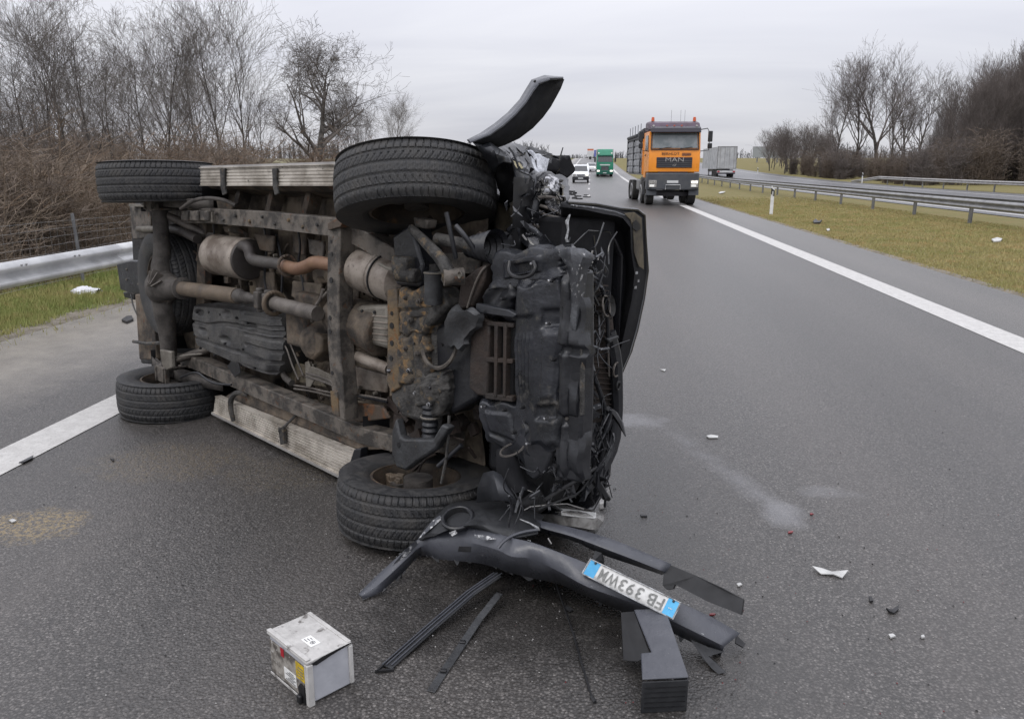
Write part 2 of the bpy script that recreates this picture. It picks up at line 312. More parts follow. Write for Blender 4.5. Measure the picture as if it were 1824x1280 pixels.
# asphalt -----------------------------------------------------------
def asphalt(name, base, shoulder=False, marks=False):
    t = NT(name); co = t.coord(); sp = t.n('ShaderNodeSeparateXYZ', {0: co}); X, Y = sp.outputs[0], sp.outputs[1]
    fine = t.noise(170, 2, .7); mid = t.noise(60, 3, .6); big = t.noise(.9, 5, .6); streak = t.noise(.8, 4, .6, stretch=(1.3, .07, 1))
    vo = t.n('ShaderNodeTexVoronoi', {'Vector': co, 'Scale': 100.0}); st = vo.outputs['Color']; ssep = t.n('ShaderNodeSeparateColor', {0: st})
    c = t.mix(t.ramp(fine, .38, .64), tuple(x * .5 for x in base), tuple(x * 1.45 for x in base))
    c = t.mix(t.ramp(ssep.outputs[0], .0, 1.0, .0, .62), c, tuple(x * 1.8 for x in base))
    c = t.mix(t.ramp(ssep.outputs[1], .72, 1.0, 0, .75), c, tuple(x * 3.0 for x in base))
    dark = t.math('LESS_THAN', ssep.outputs[2], .25); c = t.mix(t.math('MULTIPLY', dark, .7), c, tuple(x * .25 for x in base)); c = t.mix(t.ramp(vo.outputs['Distance'], .36, .62, 0, .8), c, tuple(x * .22 for x in base))  # crevices between the stones: their shade is put into the colour
    c = t.mix(t.ramp(big, .35, .68, 0, .32), c, tuple(x * .62 for x in base)); c = t.mix(t.ramp(streak, .42, .7, 0, .30), c, (base[0] * 1.4, base[1] * 1.33, base[2] * 1.3))
    rough = t.ramp(mid, .3, .7, .25, .50)
    trk = t.math('COSINE', t.math('MULTIPLY', t.math('SUBTRACT', X, .55), 3.36)); c = t.mix(t.ramp(trk, -.4, .9, 0, .26), c, tuple(x * .55 for x in base))
    if marks:
        edge = t.noise(7, 6, .65); wn_ = t.noise(1.6, 4, .6); wj = t.math('MULTIPLY', t.math('SUBTRACT', wn_, .5), 1.1)
        def blob(x, y, ax, ay, soft=.35, wob=1.0):      # 0..1 mask of a stain
            dx_ = t.math('DIVIDE', t.math('SUBTRACT', t.math('ADD', X, t.math('MULTIPLY', wj, .35 * wob * ax)), x), ax)
            dy_ = t.math('DIVIDE', t.math('SUBTRACT', t.math('ADD', Y, t.math('MULTIPLY', wj, .5 * wob * ay)), y), ay)
            d2 = t.math('ADD', t.math('ADD', t.math('MULTIPLY', dx_, dx_), t.math('MULTIPLY', dy_, dy_)), t.math('MULTIPLY', t.math('SUBTRACT', edge, .5), 2.4)); return t.ramp(d2, 1.0, soft, 0, 1)
        # sandy granules spilled beside the wreck
        sp1 = t.math('MULTIPLY', t.ramp(t.noise(45, 3, .7), .44, .6), 1.0)
        for (x, y, a, b_, k) in ((-2.66, 3.12, .30, .20, .9), (-2.45, 3.95, .5, .35, .28), (-1.7, 3.85, .4, .3, .12)):
            m_ = t.math('MULTIPLY', t.math('MULTIPLY', blob(x, y, a, b_), sp1), k); c = t.mix(m_, c, (.235, .175, .085))
        # oil and coolant soaked patch round the front of the car
        for (x, y, a, b_, k) in ((.30, 3.95, .34, .85, .62), (.15, 3.15, .55, .6, .72), (-.2, 2.6, .75, .42, .72), (.35, 2.35, .5, .35, .5), (-.6, 2.5, .3, .2, .4)):
            m_ = t.math('MULTIPLY', blob(x, y, a, b_, .1), k); c = t.mix(m_, c, tuple(x_ * .28 for x_ in base)); rough = t.n('ShaderNodeMix', {0: m_, 2: rough, 3: .22}).outputs[0]
        # pale scraped arc
        for (x, y, a, b_, k) in ((.35, 5.0, .25, .18, .4), (1.0, 3.62, .13, .2, .3), (1.32, 2.12, .1, .07, .4), (1.3, 3.9, .2, .1, .22)):
            m_ = t.math('MULTIPLY', blob(x, y, a, b_, .05), k); c = t.mix(m_, c, (.235, .235, .245))
        cxl = t.math('SUBTRACT', 2.28, t.math('MULTIPLY', Y, .356)); dl = t.math('ABSOLUTE', t.math('SUBTRACT', t.math('ADD', X, t.math('MULTIPLY', wj, .10)), cxl))
        al = t.math('MULTIPLY', t.math('MULTIPLY', t.ramp(t.math('ADD', dl, t.math('MULTIPLY', t.math('SUBTRACT', edge, .5), .16)), .11, .01), t.ramp(Y, 5.0, 4.4)), t.ramp(Y, 3.42, 3.6))
        c = t.mix(t.math('MULTIPLY', al, t.ramp(t.noise(2.2, 3), .35, .6, .08, .36)), c, (.215, .215, .225))
        # dust along the left edge
        e = t.ramp(t.math('ADD', X, t.math('ADD', t.math('MULTIPLY', wj, .9), t.math('MULTIPLY', t.math('SUBTRACT', edge, .5), .7))), -3.9, -5.1, 0, .95); c = t.mix(t.math('MULTIPLY', e, t.ramp(t.noise(4, 6, .7), .3, .6, .55, 1)), c, (.225, .205, .175))
    if shoulder: c = t.mix(t.ramp(t.noise(14, 5, .7), .45, .65, 0, .5), c, (.18, .165, .135))
    t.set(c, rough, 0, .55)
    h = t.math('ADD', t.math('MULTIPLY', vo.outputs['Distance'], -1.0), t.math('MULTIPLY', fine, .8)); t.bump(h, .42, .006)
    MATS[name] = t.m
asphalt('asphalt_lane', (.081, .0755, .0705), marks=True); asphalt('asphalt_shoulder', (.112, .106, .098)); asphalt('asphalt_far', (.095, .095, .10))
t = NT('verge_dirt'); c = t.mix(t.ramp(t.noise(5, 6, .7), .38, .64), (.235, .21, .175), (.11, .095, .07)); c = t.mix(t.ramp(t.noise(60, 3, .7), .55, .7), c, (.27, .25, .21)); t.set(c, .95, 0, .2); t.bump(t.noise(50, 5, .7), .8, .02); MATS['verge_dirt'] = t.m
def grassmat(name, a, b, c_, d, sc=.6):
    t = NT(name); c = t.mix(t.ramp(t.noise(sc, 5, .6), .38, .62), a, b); c = t.mix(t.ramp(t.noise(sc * 4, 5, .65), .48, .66, 0, .8), c, c_); c = t.mix(t.ramp(t.noise(40, 3, .7), .35, .7, 0, .5), c, d)
    t.set(c, .9, 0, .15); t.bump(t.noise(28, 4, .7), .6, .04); MATS[name] = t.m
grassmat('grass_left', (.085, .115, .028), (.14, .135, .045), (.15, .115, .045), (.045, .055, .018))
grassmat('grass_median', (.165, .152, .058), (.20, .168, .074), (.21, .15, .07), (.095, .09, .042))
grassmat('field', (.20, .18, .10), (.25, .21, .13), (.16, .165, .09), (.15, .14, .09), .05)
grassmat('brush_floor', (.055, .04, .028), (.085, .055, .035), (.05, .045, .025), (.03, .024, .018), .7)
t = NT('road_paint'); c = t.mix(t.ramp(t.noise(11, 6, .7), .40, .62, 0, .55), (.50, .49, .47), (.34, .33, .315)); c = t.mix(t.ramp(t.noise(90, 3, .7), .56, .68, 0, .6), c, (.17, .165, .16)); t.set(c, .65); t.bump(t.noise(120, 3), .35, .004); MATS['road_paint'] = t.m
# ground sheets: each a few mm above the one below
def gw(x, y): return 0 if abs(x) < 60 else -.0
strip('ground', -900, 900, -.05, 'field', nx=24)
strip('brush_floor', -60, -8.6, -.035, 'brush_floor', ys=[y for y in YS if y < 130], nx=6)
strip('grass_verge', -9.2, -5.9, -.018, 'grass_left', nx=3)
strip('dirt_verge', -6.25, -5.6, -.010, 'verge_dirt', nx=1)
strip('median', 5.5, 15.1, -.022, 'grass_median', nx=6)
strip('gravel_edge', 5.62, 6.02, -.014, 'verge_dirt')
strip('far_verge', 27.6, 58, -.025, 'grass_median', nx=4)
strip('road', -5.78, 4.10, 0, 'asphalt_lane', nx=3)
strip('inner_shoulder', 4.10, 5.78, .0, 'asphalt_shoulder')
strip('opposite_road', 14.7, 27.9, .0, 'asphalt_far', nx=2)
strip('edge_line', 4.05, 4.41, .004, 'road_paint'); strip('shoulder_line', -3.56, -3.26, .004, 'road_paint')
strip('opposite_edge_line', 15.45, 15.7, .004, 'road_paint'); strip('opposite_outer_line', 25.2, 25.42, .004, 'road_paint')
for i, y in enumerate([14.6 + 15.3 * k for k in range(0, 13)]):
    strip('lane_dash' if i == 0 else 'lane_dash', -.17, -.02, .004, 'road_paint', ys=[y, y + 1.5, y + 3, y + 4.4])
# grass blades as real geometry
def blades(name, n, x0, x1, y0, y1, z, h, w, m, dens=None, seed=1):
    g = np.random.default_rng(seed); y = y0 + (y1 - y0) * g.random(n) ** 1.7; x = x0 + (x1 - x0) * g.random(n)
    k = np.ones(n, bool) if dens is None else dens(x, y, g); x, y = x[k], y[k]; n = len(x)
    cl = (np.sin(x * 3.1 + y * 1.7) * np.sin(x * 1.3 - y * 2.3) * .25 + np.sin(x * 9 + 2) * np.sin(y * 8) * .2 + 1); sc = 1 + np.clip((y - 10) / 25, 0, 3)
    hh = h * (.4 + g.random(n)) * cl; ww = w * sc * (.6 + .8 * g.random(n)); a = g.random(n) * 6.283; le = (g.random(n) - .3) * hh * 1.1; b = g.random(n) * 6.283
    V = np.zeros((n, 3, 3)); zb = z + 0 * x + np.where(y > 60, 6 * (1 - np.exp(-((y - 60) / 180) ** 2)), 0)
    V[:, 0] = np.stack([x - ww * np.cos(a), y - ww * np.sin(a), zb], 1); V[:, 1] = np.stack([x + ww * np.cos(a), y + ww * np.sin(a), zb], 1)
    V[:, 2] = np.stack([x + le * np.cos(b), y + le * np.sin(b), zb + hh], 1)
    return tag(npmesh(name, V.reshape(-1, 3), np.arange(n * 3).reshape(-1, 3), m), kind='stuff')
def jag(x, y): return np.sin(y * 2.1) * .07 + np.sin(y * 5.7 + 1) * .05 + np.sin(y * 13.3) * .03
tag(blades('grass', 130000, -8.9, -5.5, 5.6, 22, -.018, .075, .005, 'blade_left', lambda x, y, g: (x < -5.98 + jag(x, y) - .1 * g.random(len(x))) | (g.random(len(x)) < .03), 3), 'short green grass on the left roadside below the guardrail', 'grass')
tag(blades('grass', 190000, 5.6, 12.5, 9, 48, -.022, .045, .006, 'blade_median', lambda x, y, g: (x > 5.9 + jag(x, y) + .12 * g.random(len(x))) & (g.random(len(x)) > (y - 26) / 22) | ((x > 5.78) & (g.random(len(x)) < .08)) * (g.random(len(x)) > (y - 26) / 24), 4), 'yellowish short grass on the median strip', 'grass')
tag(blades('dry_grass', 50000, -12.5, -7.9, 6, 26, -.03, .34, .006, 'twig_brown', None, 5), 'brown dead grass and weeds along the wire fence', 'grass')
# ---------------------------------------------------------------- guardrails
def wprof(face=1):                    # W-beam section (offset towards traffic, height)
    return [(0, -.135), (.03, -.13), (.08, -.092), (.08, -.062), (.012, -.022), (.0, 0), (.012, .022), (.08, .060), (.08, .082), (.03, .13), (0, .135)]
def wbeam(x, y0, y1, zc, side, mtl, parent, step=4.2, drop=None):
    rows = []; n = max(2, int((y1 - y0) / step) + 1)
    for i in range(n):
        y = y0 + (y1 - y0) * i / (n - 1); z = zp(y) + zc - (drop(y) if drop else 0)
        rows.append([(x + side * a, y, z + b) for a, b in wprof()])
    b = MB(); b.grid(rows); return b.build('beam', mtl, parent, thick=.006, ang=1.2)
def post_mesh(h, m, parent, x, y, sp=0):
    b = MB(); z = zp(y)
    b.bx(x - .05, x + .05, y - .004, y + .004, z - .3, z + h); b.bx(x - .052, x - .044, y - .03, y + .03, z - .3, z + h); b.bx(x + .044, x + .052, y - .03, y + .03, z - .3, z + h)
    return b.build('post', m, parent)
gr = empty('guardrail', (-6.15, 5, 0), 'bright galvanised steel guardrail on the left grass verge behind the wreck', 'guardrail')
wbeam(-6.12, -2, 9.35, .575, 1, 'galv', gr, 4); wbeam(-6.125, 9.25, 90, .575, 1, 'galv', gr, 4)
for y in [1.5 + 4 * k for k in range(0, 20)]:
    if not 6.8 < y < 9.9: post_mesh(.74, 'galv', gr, -6.2, y)
b = MB()
for y in (7.55, 7.62, 8.42, 8.5):
    b.tube([(-6.045, y, .665), (-6.03, y, .665)], .011, 8)
b.build('bolt', 'galv_old', gr)['kind'] = 'stuff'
gm = empty('guardrail', (11.7, 20, 0), 'weathered double sided steel guardrail along the grass median', 'guardrail')
wbeam(11.52, 13, 250, .61, -1, 'galv_old', gm); wbeam(12.02, 13, 250, .64, 1, 'galv_old', gm)
for k in range(-1, 40):
    y = 21 + 4.2 * k; p = post_mesh(.68, 'galv_old', gm, 11.77, y)
    b = MB(); b.bx(11.53, 12.0, y - .03, y + .03, zp(y) + .50, zp(y) + .57); b.build('spacer', 'galv_old', gm)
go = empty('guardrail', (28.4, 80, 0), 'pale guardrail beyond the opposite carriageway with a sloping end', 'guardrail')
dr = lambda y: max(0, (y - 80) / 8 * .62)
for zc in (.62,):
    wbeam(28.3, 20, 88, zc, -1, 'galv_bright', go, 4, dr); wbeam(28.55, 20, 88, zc, 1, 'galv_bright', go, 4, dr)
for k in range(15):
    y = 22 + 4 * k; post_mesh(.7, 'galv_old', go, 28.42, y)
# delineator posts
def delineator(x, y, label, h=1.0):
    o = empty('delineator_post', (x, y, zp(y)), label, 'delineator post', 'white delineator posts with black bands')
    z = zp(y); b = MB(); pr = [(-.06, -.035), (.06, -.035), (.045, .03), (0, .055), (-.045, .03)]
    b.prism([(x + a, y + c, z - .05) for a, c in pr], (0, 0, h - .0)); v = b.v
    for i in range(5, 10): v[i].z += v[i].x * 0 + (.10 if v[i].x < x else .0) * 1.0
    b.build('shaft', 'white_post', o)
    b = MB(); q = [(x - .065, y - .039), (x + .065, y - .039), (x + .049, y + .033), (x, y + .059), (x - .049, y + .033)]
    b.prism([(a, c, z + h * .66) for a, c in q], (0, 0, .22)); v = b.v
    for i in range(10): v[i].z += .08 if v[i].x < x else -.02
    b.build('band', 'paint_black', o)
    b = MB(); b.bx(x - .022, x + .022, y - .05, y - .04, z + h * .70, z + h * .84); b.build('reflector', 'galv', o)
p = G(1373, 381); delineator(p[0], p[1], 'white delineator post with black band standing nearest on the median grass', .98)
delineator(28.05, 84, 'white delineator post beside the sloping end of the far guardrail')
delineator(*[D(1350, 300, 118)[i] for i in (0, 1)], 'small distant delineator post left of the bare trees across the road')
delineator(*[D(1092, 300, 125)[i] for i in (0, 1)], 'tiny delineator post beside the green truck')
# wire fence on the left
fe = empty('wire_fence', (-7.6, 10, 0), 'thin wire mesh fence with pale posts behind the left guardrail', 'fence')
for y in (3.2, 6.9, 10.75, 14.6, 18.4, 22.2, 26, 30):
    b = MB(); b.tube([(-7.62, y, -.3), (-7.66, y, 1.02)], .026, 8); b.build('post', 'post_grey', fe)
b = MB()
for k in range(9):
    z = .08 + .105 * k; b.tube([(-7.64, y, z + .012 * math.sin(y * 1.3 + k)) for y in np.linspace(0, 32, 33)], .0016, 3, cap=False)
o = b.build('wire', 'galv_old', fe); o['kind'] = 'stuff'
b = MB()
for k in range(210): y = .15 * k; b.tube([(-7.641, y, .06), (-7.641, y, .95)], .0012, 3, cap=False)
o = b.build('wire', 'galv_old', fe); o['kind'] = 'stuff'
# billboard far right
p = D(1368, 271, 205); bb = empty('billboard', (p[0], p[1], zp(205)), 'large grey billboard panel above the hedge on the horizon', 'billboard')
zc = p[2]; b = MB(); b.bx(p[0] - 3.8, p[0] + 3.8, p[1] - .15, p[1] + .15, zc - 1.35, zc + 1.35); b.build('panel', 'board_grey', bb)
for s_ in (-2.5, 0, 2.5):
    b = MB(); b.bx(p[0] + s_ - .15, p[0] + s_ + .15, p[1] + .16, p[1] + .45, zp(205) - .5, zc + 1.2); b.build('post', 'galv_old', bb)
# ================================================================ trees
def tree_meshes(name, seed, H, counts, spread=.55, r0=.012, fork=.35, m='twig_grey', tw=.011, lift=.25, tr=None, wig=.16, low=.22):
    g = random.Random(seed); T = MB(); K = MB(); NR = lambda a: g.uniform(-a, a)
    def seg(B, pts, rr, n): B_v = B.v; base = len(B_v); P = pts
    def add(B, P, rr, n):
        V = B.v; F_ = B.f; base = len(V); m_ = len(P)
        for i in range(m_):
            d = (P[min(i + 1, m_ - 1)] - P[max(i - 1, 0)]); x = d.cross(Vector((.31, .22, .9)))
            if x.length < 1e-5: x = Vector((1, 0, 0))
            x.normalize(); y = x.cross(d).normalized(); r = rr[i]
            for k in range(n):
                a = 6.2832 * k / n; V.append(P[i] + x * (math.cos(a) * r) + y * (math.sin(a) * r))
        for i in range(m_ - 1):
            for k in range(n): F_.append((base + i * n + k, base + i * n + (k + 1) % n, base + (i + 1) * n + (k + 1) % n, base + (i + 1) * n + k))
    def grow(p, d, length, r, lv):
        n = (7, 5, 4, 3, 3)[min(lv, 4)]; ns = (9, 5, 4, 3, 2)[min(lv, 4)]
        P, rr = [p.copy()], [r]; q = p.copy(); dd = d.copy(); 
        for i in range(ns):
            dd = (dd + Vector((NR(wig), NR(wig), NR(wig * .6) + lift * (.25 if lv else .1))) * (1 if lv else .5)).normalized()
            q = q + dd * length / ns; P.append(q.copy()); rr.append(max(tw, r * (1 - (i + 1) / ns * (.8 if lv else .86))))
        add(T if lv == 0 else K, P, rr, n if lv else 8)
        if lv >= len(counts): return
        c = counts[lv]
        for k in range(c):
            f = (low if lv == 0 else .2) + (1 - (low if lv == 0 else .2)) * ((k + g.random()) / c) ** (.8)
            f = min(f, .98); i = int(f * ns); fr = f * ns - i; pt = P[i].lerp(P[i + 1], fr); r_ = rr[i] * (1 - fr) + rr[i + 1] * fr
            ax = (P[i + 1] - P[i]).normalized(); a = g.uniform(0, 6.283); o = ax.orthogonal().normalized(); o2 = ax.cross(o); side = o * math.cos(a) + o2 * math.sin(a)
            sp = spread * g.uniform(.7, 1.35) * (1 if lv else (1.15 - .55 * f)); nd = (ax * math.cos(sp) + side * math.sin(sp)).normalized()
            ln = length * (.62 if lv else .62 * (1.12 - .72 * f)) * g.uniform(.6, 1.15); grow(pt, nd, ln, min(r_ * .68, r * .55), lv + 1)
    grow(Vector((0, 0, -.15)), Vector((NR(.05), NR(.05), 1)), H, tr or H * r0 * 1.25, 0)
    return T, K
def me_of(B, name, m):
    me = bpy.data.meshes.new(name); me.from_pydata([tuple(v) for v in B.v], [], B.f); me.materials.append(MATS[m]); me.update(); me.polygons.foreach_set('use_smooth', [True] * len(me.polygons)); return me
def make_kind(name, seed, H, counts, m='twig_grey', mt='trunk_grey', **k):
    T, K = tree_meshes(name, seed, H, counts, m=m, **k); return (H, me_of(T, 'trunk', mt), me_of(K, 'crown', m))
def plant(kind, name, x, y, h, rz, label, cat, group, z=None, wide=1.0, parts=('trunk', 'crown')):
    H, mt, mc = kind; s = h / H; z = zp(y) if z is None else z
    e = empty(name, (x, y, z), label, cat, group); e.rotation_euler = (0, 0, rz); e.scale = (s * wide, s * wide, s)
    for n, me in zip(parts, (mt, mc)):
        o = bpy.data.objects.new(n, me); C.objects.link(o); o.parent = e
    return e
def clump(seed, H, stems, sides, m, r=.012, lean=.32, arch=.2, tw=.006):
    g = random.Random(seed); T = MB(); K = MB()
    for s in range(stems):
        a = g.uniform(0, 6.283); l = g.uniform(.05, lean); d = Vector((math.cos(a) * l, math.sin(a) * l, 1)).normalized(); p = Vector((g.gauss(0, .3), g.gauss(0, .3), -.1)); ln = H * g.uniform(.5, 1.08)
        P = [p.copy()]
        for i in range(5):
            d = (d + Vector((g.gauss(0, .07) + math.cos(a) * arch * .2 * i / 3, g.gauss(0, .07) + math.sin(a) * arch * .2 * i / 3, -.02 * i))).normalized(); P.append(P[-1] + d * ln / 5)
        T.tube(P, [r * (1.1 - .16 * i) for i in range(6)], 3, cap=False)
        for k in range(sides):
            f = g.uniform(.15, 4.95); i = int(f); q = P[i].lerp(P[i + 1], f - i); b = g.uniform(0, 6.283); dd = Vector((math.cos(b), math.sin(b), g.uniform(-.1, 1.1))).normalized(); l2 = H * g.uniform(.06, .24)
            K.tube([q, q + dd * l2 * .5 + Vector((0, 0, g.uniform(-.03, .05))), q + dd * l2], [tw, tw * .8, tw * .5], 3, cap=False)
            for _ in range(2):
                f2 = g.uniform(.2, .9); q2 = q + dd * l2 * f2; b2 = g.uniform(0, 6.283); d3 = (dd + Vector((math.cos(b2), math.sin(b2), g.uniform(-.3, .6)))).normalized()
                K.tube([q2, q2 + d3 * l2 * g.uniform(.3, .6)], [tw * .7, tw * .45], 3, cap=False)
    return (H, me_of(T, 'stems', m), me_of(K, 'twigs', m))
KA = [make_kind('t', 11, 10, (15, 6, 5, 3), spread=.64, tw=.0068, lift=.19, low=.06, r0=.0078), make_kind('t', 12, 10, (17, 6, 5, 3), spread=.52, tw=.0068, lift=.25, low=.05, r0=.0075),
      make_kind('t', 13, 10, (13, 7, 5, 3), spread=.72, tw=.0068, lift=.17, low=.08, r0=.0088)]
KO = make_kind('t', 27, 10, (17, 7, 5, 4, 2), spread=.9, tw=.0095, lift=.12, low=.2, wig=.24, r0=.027, mt='trunk_grey')
KR = [make_kind('t', 31, 14, (16, 6, 4, 3), m='twig_right', spread=.48, tw=.014, lift=.3, low=.08), make_kind('t', 32, 14, (18, 6, 4, 3), m='twig_right', spread=.55, tw=.014, lift=.28, low=.06),
      make_kind('t', 33, 14, (13, 7, 5, 3), m='twig_right', spread=.66, tw=.014, lift=.22, low=.12, wig=.22, r0=.02)]
KW = [make_kind('t', 36, 14, (17, 5, 4, 3), m='twig_right', spread=.34, tw=.013, lift=.34, low=.10, r0=.008), make_kind('t', 37, 14, (15, 5, 4, 3), m='twig_right', spread=.42, tw=.013, lift=.25, low=.2, r0=.009)]
KB = [clump(41, 3, 22, 20, 'twig_brown'), clump(42, 3, 26, 17, 'twig_brown2', lean=.45), clump(43, 3, 18, 24, 'twig_rust', lean=.6, arch=.5)]
KF = [clump(51, 5, 30, 14, 'twig_brown2', r=.024, tw=.015, lean=.16, arch=.05), clump(52, 5, 26, 16, 'twig_right', r=.024, tw=.015, lean=.2, arch=.05)]
def TP(px, ytop, y):
    a = D(px, 298, y); d = ray(px, ytop); t = y / d[1]; return a[0], y, CH + d[2] * t - zp(y)
# left belt of bare trees (image column, top, distance)
g = random.Random(5)
GL = 'bare trees in the left roadside belt'
lft = [(-60, 60, 20), (10, 110, 22), (52, 60, 24), (88, 22, 26), (128, 50, 24), (165, 12, 26), (205, 70, 28), (240, 130, 32), (262, 60, 34), (300, 22, 34), (322, 90, 40), (352, 60, 38),
       (402, 2, 36), (438, 50, 42), (468, 150, 56), (20, 170, 30), (100, 150, 32), (190, 150, 34), (290, 150, 46), (370, 130, 52), (-20, 140, 28), (60, 190, 36), (150, 200, 40)]
for i, q in enumerate(lft):
    x, y, h = TP(q[0], q[1], q[2]); plant(KA[i % 3], 'bare_tree', x, y, max(3, h * .86), g.uniform(0, 6.28), 'leafless grey tree in the dense belt behind the wire fence', 'tree', GL, wide=g.uniform(.85, 1.05))
x, y, h = TP(572, 52, 46); plant(KO, 'oak_tree', x, y, h * .86, 2.4, 'broad spreading leafless oak standing alone at the right end of the left belt', 'tree', None, wide=1.0)
for px, yt, y in ((622, 205, 64), (598, 215, 70), (648, 232, 80), (705, 205, 140), (716, 212, 150)):
    x, y, h = TP(px, yt, y); plant(KA[1], 'bare_tree', x, y, h, px, 'small faint leafless tree right of the spreading oak', 'tree', 'small trees beyond the oak', wide=1.0)
# brown thicket
for i in range(150):
    y = 9.5 + 46 * (i / 150) ** 1.25; px = g.uniform(-80, 330) if y < 20 else g.uniform(-80, 600)
    if y < 20:
        x = g.uniform(-16, -8.4) if i % 3 else g.uniform(-12, -8.3)
    else: x = D(px, 298, y)[0]
    if x > -8.2: continue
    hpx = (240 if px < 300 else 262) + 12 * math.sin(px * .03) + g.uniform(-40, 25); h = (298 - hpx) * y / 1391 + CH
    h = min(h * g.uniform(.8, 1.12), 4.6) if y > 14 else g.uniform(1.3, 2.6)
    plant(KB[i % 3], 'shrub', x, y, h, g.uniform(0, 6.28), 'leafless brown shrub in the tangled thicket behind the wire fence', 'shrub', 'brown shrubs of the left thicket', wide=g.uniform(1.0, 1.6), parts=('stems', 'twigs'))
# far left low woods at horizon
def wood(name, x0, x1, y, h, n, label, sd, m='wood_far'):
    g = random.Random(sd); B = MB()
    for i in range(n):
        x = g.uniform(x0, x1); yy = y + g.uniform(-12, 12); hh = h * g.uniform(.55, 1.1) * (1 + .25 * math.sin(x * .06 + sd)); z = zp(yy) - .4; r = hh * g.uniform(.05, .1)
        B.tube([(x, yy, z), (x, yy, z + hh)], [.16, .05], 3, cap=False)
        for k in range(9):
            f = g.uniform(.1, .95); a = g.uniform(0, 6.28); l = hh * g.uniform(.12, .3); p = Vector((x, yy, z + hh * f)); B.tube([p, p + Vector((math.cos(a) * l * .6, math.sin(a) * l * .3, l))], [.10, .04], 3, cap=False)
    return tag(B.build(name, m, None), label, 'woodland', kind='stuff')
wood('distant_wood', -230, -22, 400, 7, 650, 'low grey wood along the horizon behind the white van', 61)
wood('distant_wood', -20, 70, 520, 5, 380, 'faint grey tree line on the horizon between the trucks', 62)
wood('distant_wood', 70, 330, 430, 7, 600, 'grey tree line on the horizon behind the parked trailer', 63)
# right forest
GR = 'leafless trees of the dark wood across the motorway'
n = 0
for i in range(125):
    px = 1645 + 260 * g.random() ** .9; y = g.uniform(84, 150); top = 205 - (px - 1640) * .52 + g.uniform(-22, 75) + (25 if px < 1690 else 0)
    if px > 1700 and i % 4 == 0: top = 180 - (px - 1700) * .55 + g.uniform(-8, 12)
    x, y, h = TP(px, max(top, 92), y); plant(KW[i % 2], 'bare_tree', x, y, h * .82, g.uniform(0, 6.28), 'leafless tree in the dark wood at the right behind the far guardrail', 'tree', GR, wide=g.uniform(.75, 1.05))
for i, (px, yt, y, lb) in enumerate([(1490, 165, 112, 'slim leafless tree at the left front of the right hand group'), (1522, 158, 116, 'thin leafless tree second in the right hand group'), (1562, 134, 120, 'tallest leafless tree of the right hand group with forked trunk'),
        (1585, 150, 126, 'leafless tree leaning behind the tallest one of the group'), (1612, 182, 130, 'fine twigged leafless tree in the gap before the dark wood'), (1636, 172, 128, 'pale leafless tree nearest the dark wood edge')]):
    x, y, h = TP(px, yt, y); plant(KR[(1, 0, 2, 1, 0, 1)[i]], 'bare_tree', x, y, h, i * 1.3, lb, 'tree', None, wide=(.95, 1.0, .85, .9, 1.0, 1.0)[i])
for i in range(34):
    px = g.uniform(1368, 1500); y = g.uniform(125, 190); x, y, h = TP(px, g.uniform(240, 268), y); plant(KR[i % 2], 'bare_tree', x, y, h, g.uniform(0, 6), 'small leafless tree in the low hedge left of the tall group', 'tree', 'small trees of the far hedge', wide=1.1)
for i in range(150):
    px = 1365 + 520 * g.random(); y = g.uniform(98, 125) if px < 1560 else g.uniform(76, 110); x, y, h = TP(px, g.uniform(262, 285) - max(0, (px - 1600)) * .25, y)
    if x < 30: x = 30 + g.random() * 3
    plant(KF[i % 2], 'shrub', x, y, min(h, 7) * g.uniform(.75, 1.15), g.uniform(0, 6.28), 'leafless shrub in the brown undergrowth before the dark wood', 'shrub', 'undergrowth shrubs across the motorway', wide=g.uniform(1.0, 1.5), parts=('stems', 'twigs'))
# ================================================================ vehicles on the road
def wheel(B, x, y, r, w, side=1): B.lathe([(0, -w / 2 + .04), (r * .5, -w / 2 + .05), (r * .55, -w / 2), (r * .95, -w / 2), (r, -w / 2 + .03), (r, w / 2 - .03), (r * .95, w / 2), (r * .55, w / 2), (r * .5, w / 2 - .05), (0, w / 2 - .04)], (x, y, r), (1, 0, 0), 28)
def part(name, m, root, fn, bev=0, thick=0, ang=.6):
    b = MB(Matrix.Translation(root.location)); fn(b); return b.build(name, m, root, bev=bev, thick=thick, ang=ang)
def rootX(r): return Matrix.Translation(r.location)
p = G(1197, 366)
T = empty('tipper_truck', (p[0], p[1], 0), 'orange tipper truck with dark purple roof approaching on the road', 'truck')
T.rotation_euler = (0, 0, R(3.2)); T.scale = (.93, .93, .93)
prof = [(0, 1.58), (-.03, 2.0), (0, 2.6), (.17, 3.44), (.17, 3.47), (2.1, 3.47), (2.1, 1.3), (1.3, 1.3), (1.2, 1.58)]
part('cab', 'truck_orange', T, lambda b: b.prism([(-1.22, y, z) for y, z in prof], (2.44, 0, 0)), bev=.05)
part('roof', 'cab_purple', T, lambda b: b.prism([(-1.2, y, z) for y, z in [(.12, 3.475), (.16, 3.62), (.38, 3.88), (.9, 3.97), (1.9, 3.98), (2.08, 3.475)]], (2.4, 0, 0)), bev=.08)
part('sun_visor', 'visor_dark', T, lambda b: b.prism([(-1.18, y, z) for y, z in [(.14, 3.46), (-.14, 3.40), (-.16, 3.43), (-.10, 3.62), (.12, 3.70)]], (2.36, 0, 0)), bev=.02)
def ws(b): b.prism([(-1.12, -.005, 2.66), (1.12, -.005, 2.66), (1.06, .13, 3.42), (-1.06, .13, 3.42)], (0, .03, 0))
part('windscreen', 'truck_glass', T, lambda b: b.prism([(-1.08, -.014, 2.70), (1.08, -.014, 2.70), (1.05, .128, 3.40), (-1.05, .128, 3.40)], (0, .03, .0)))
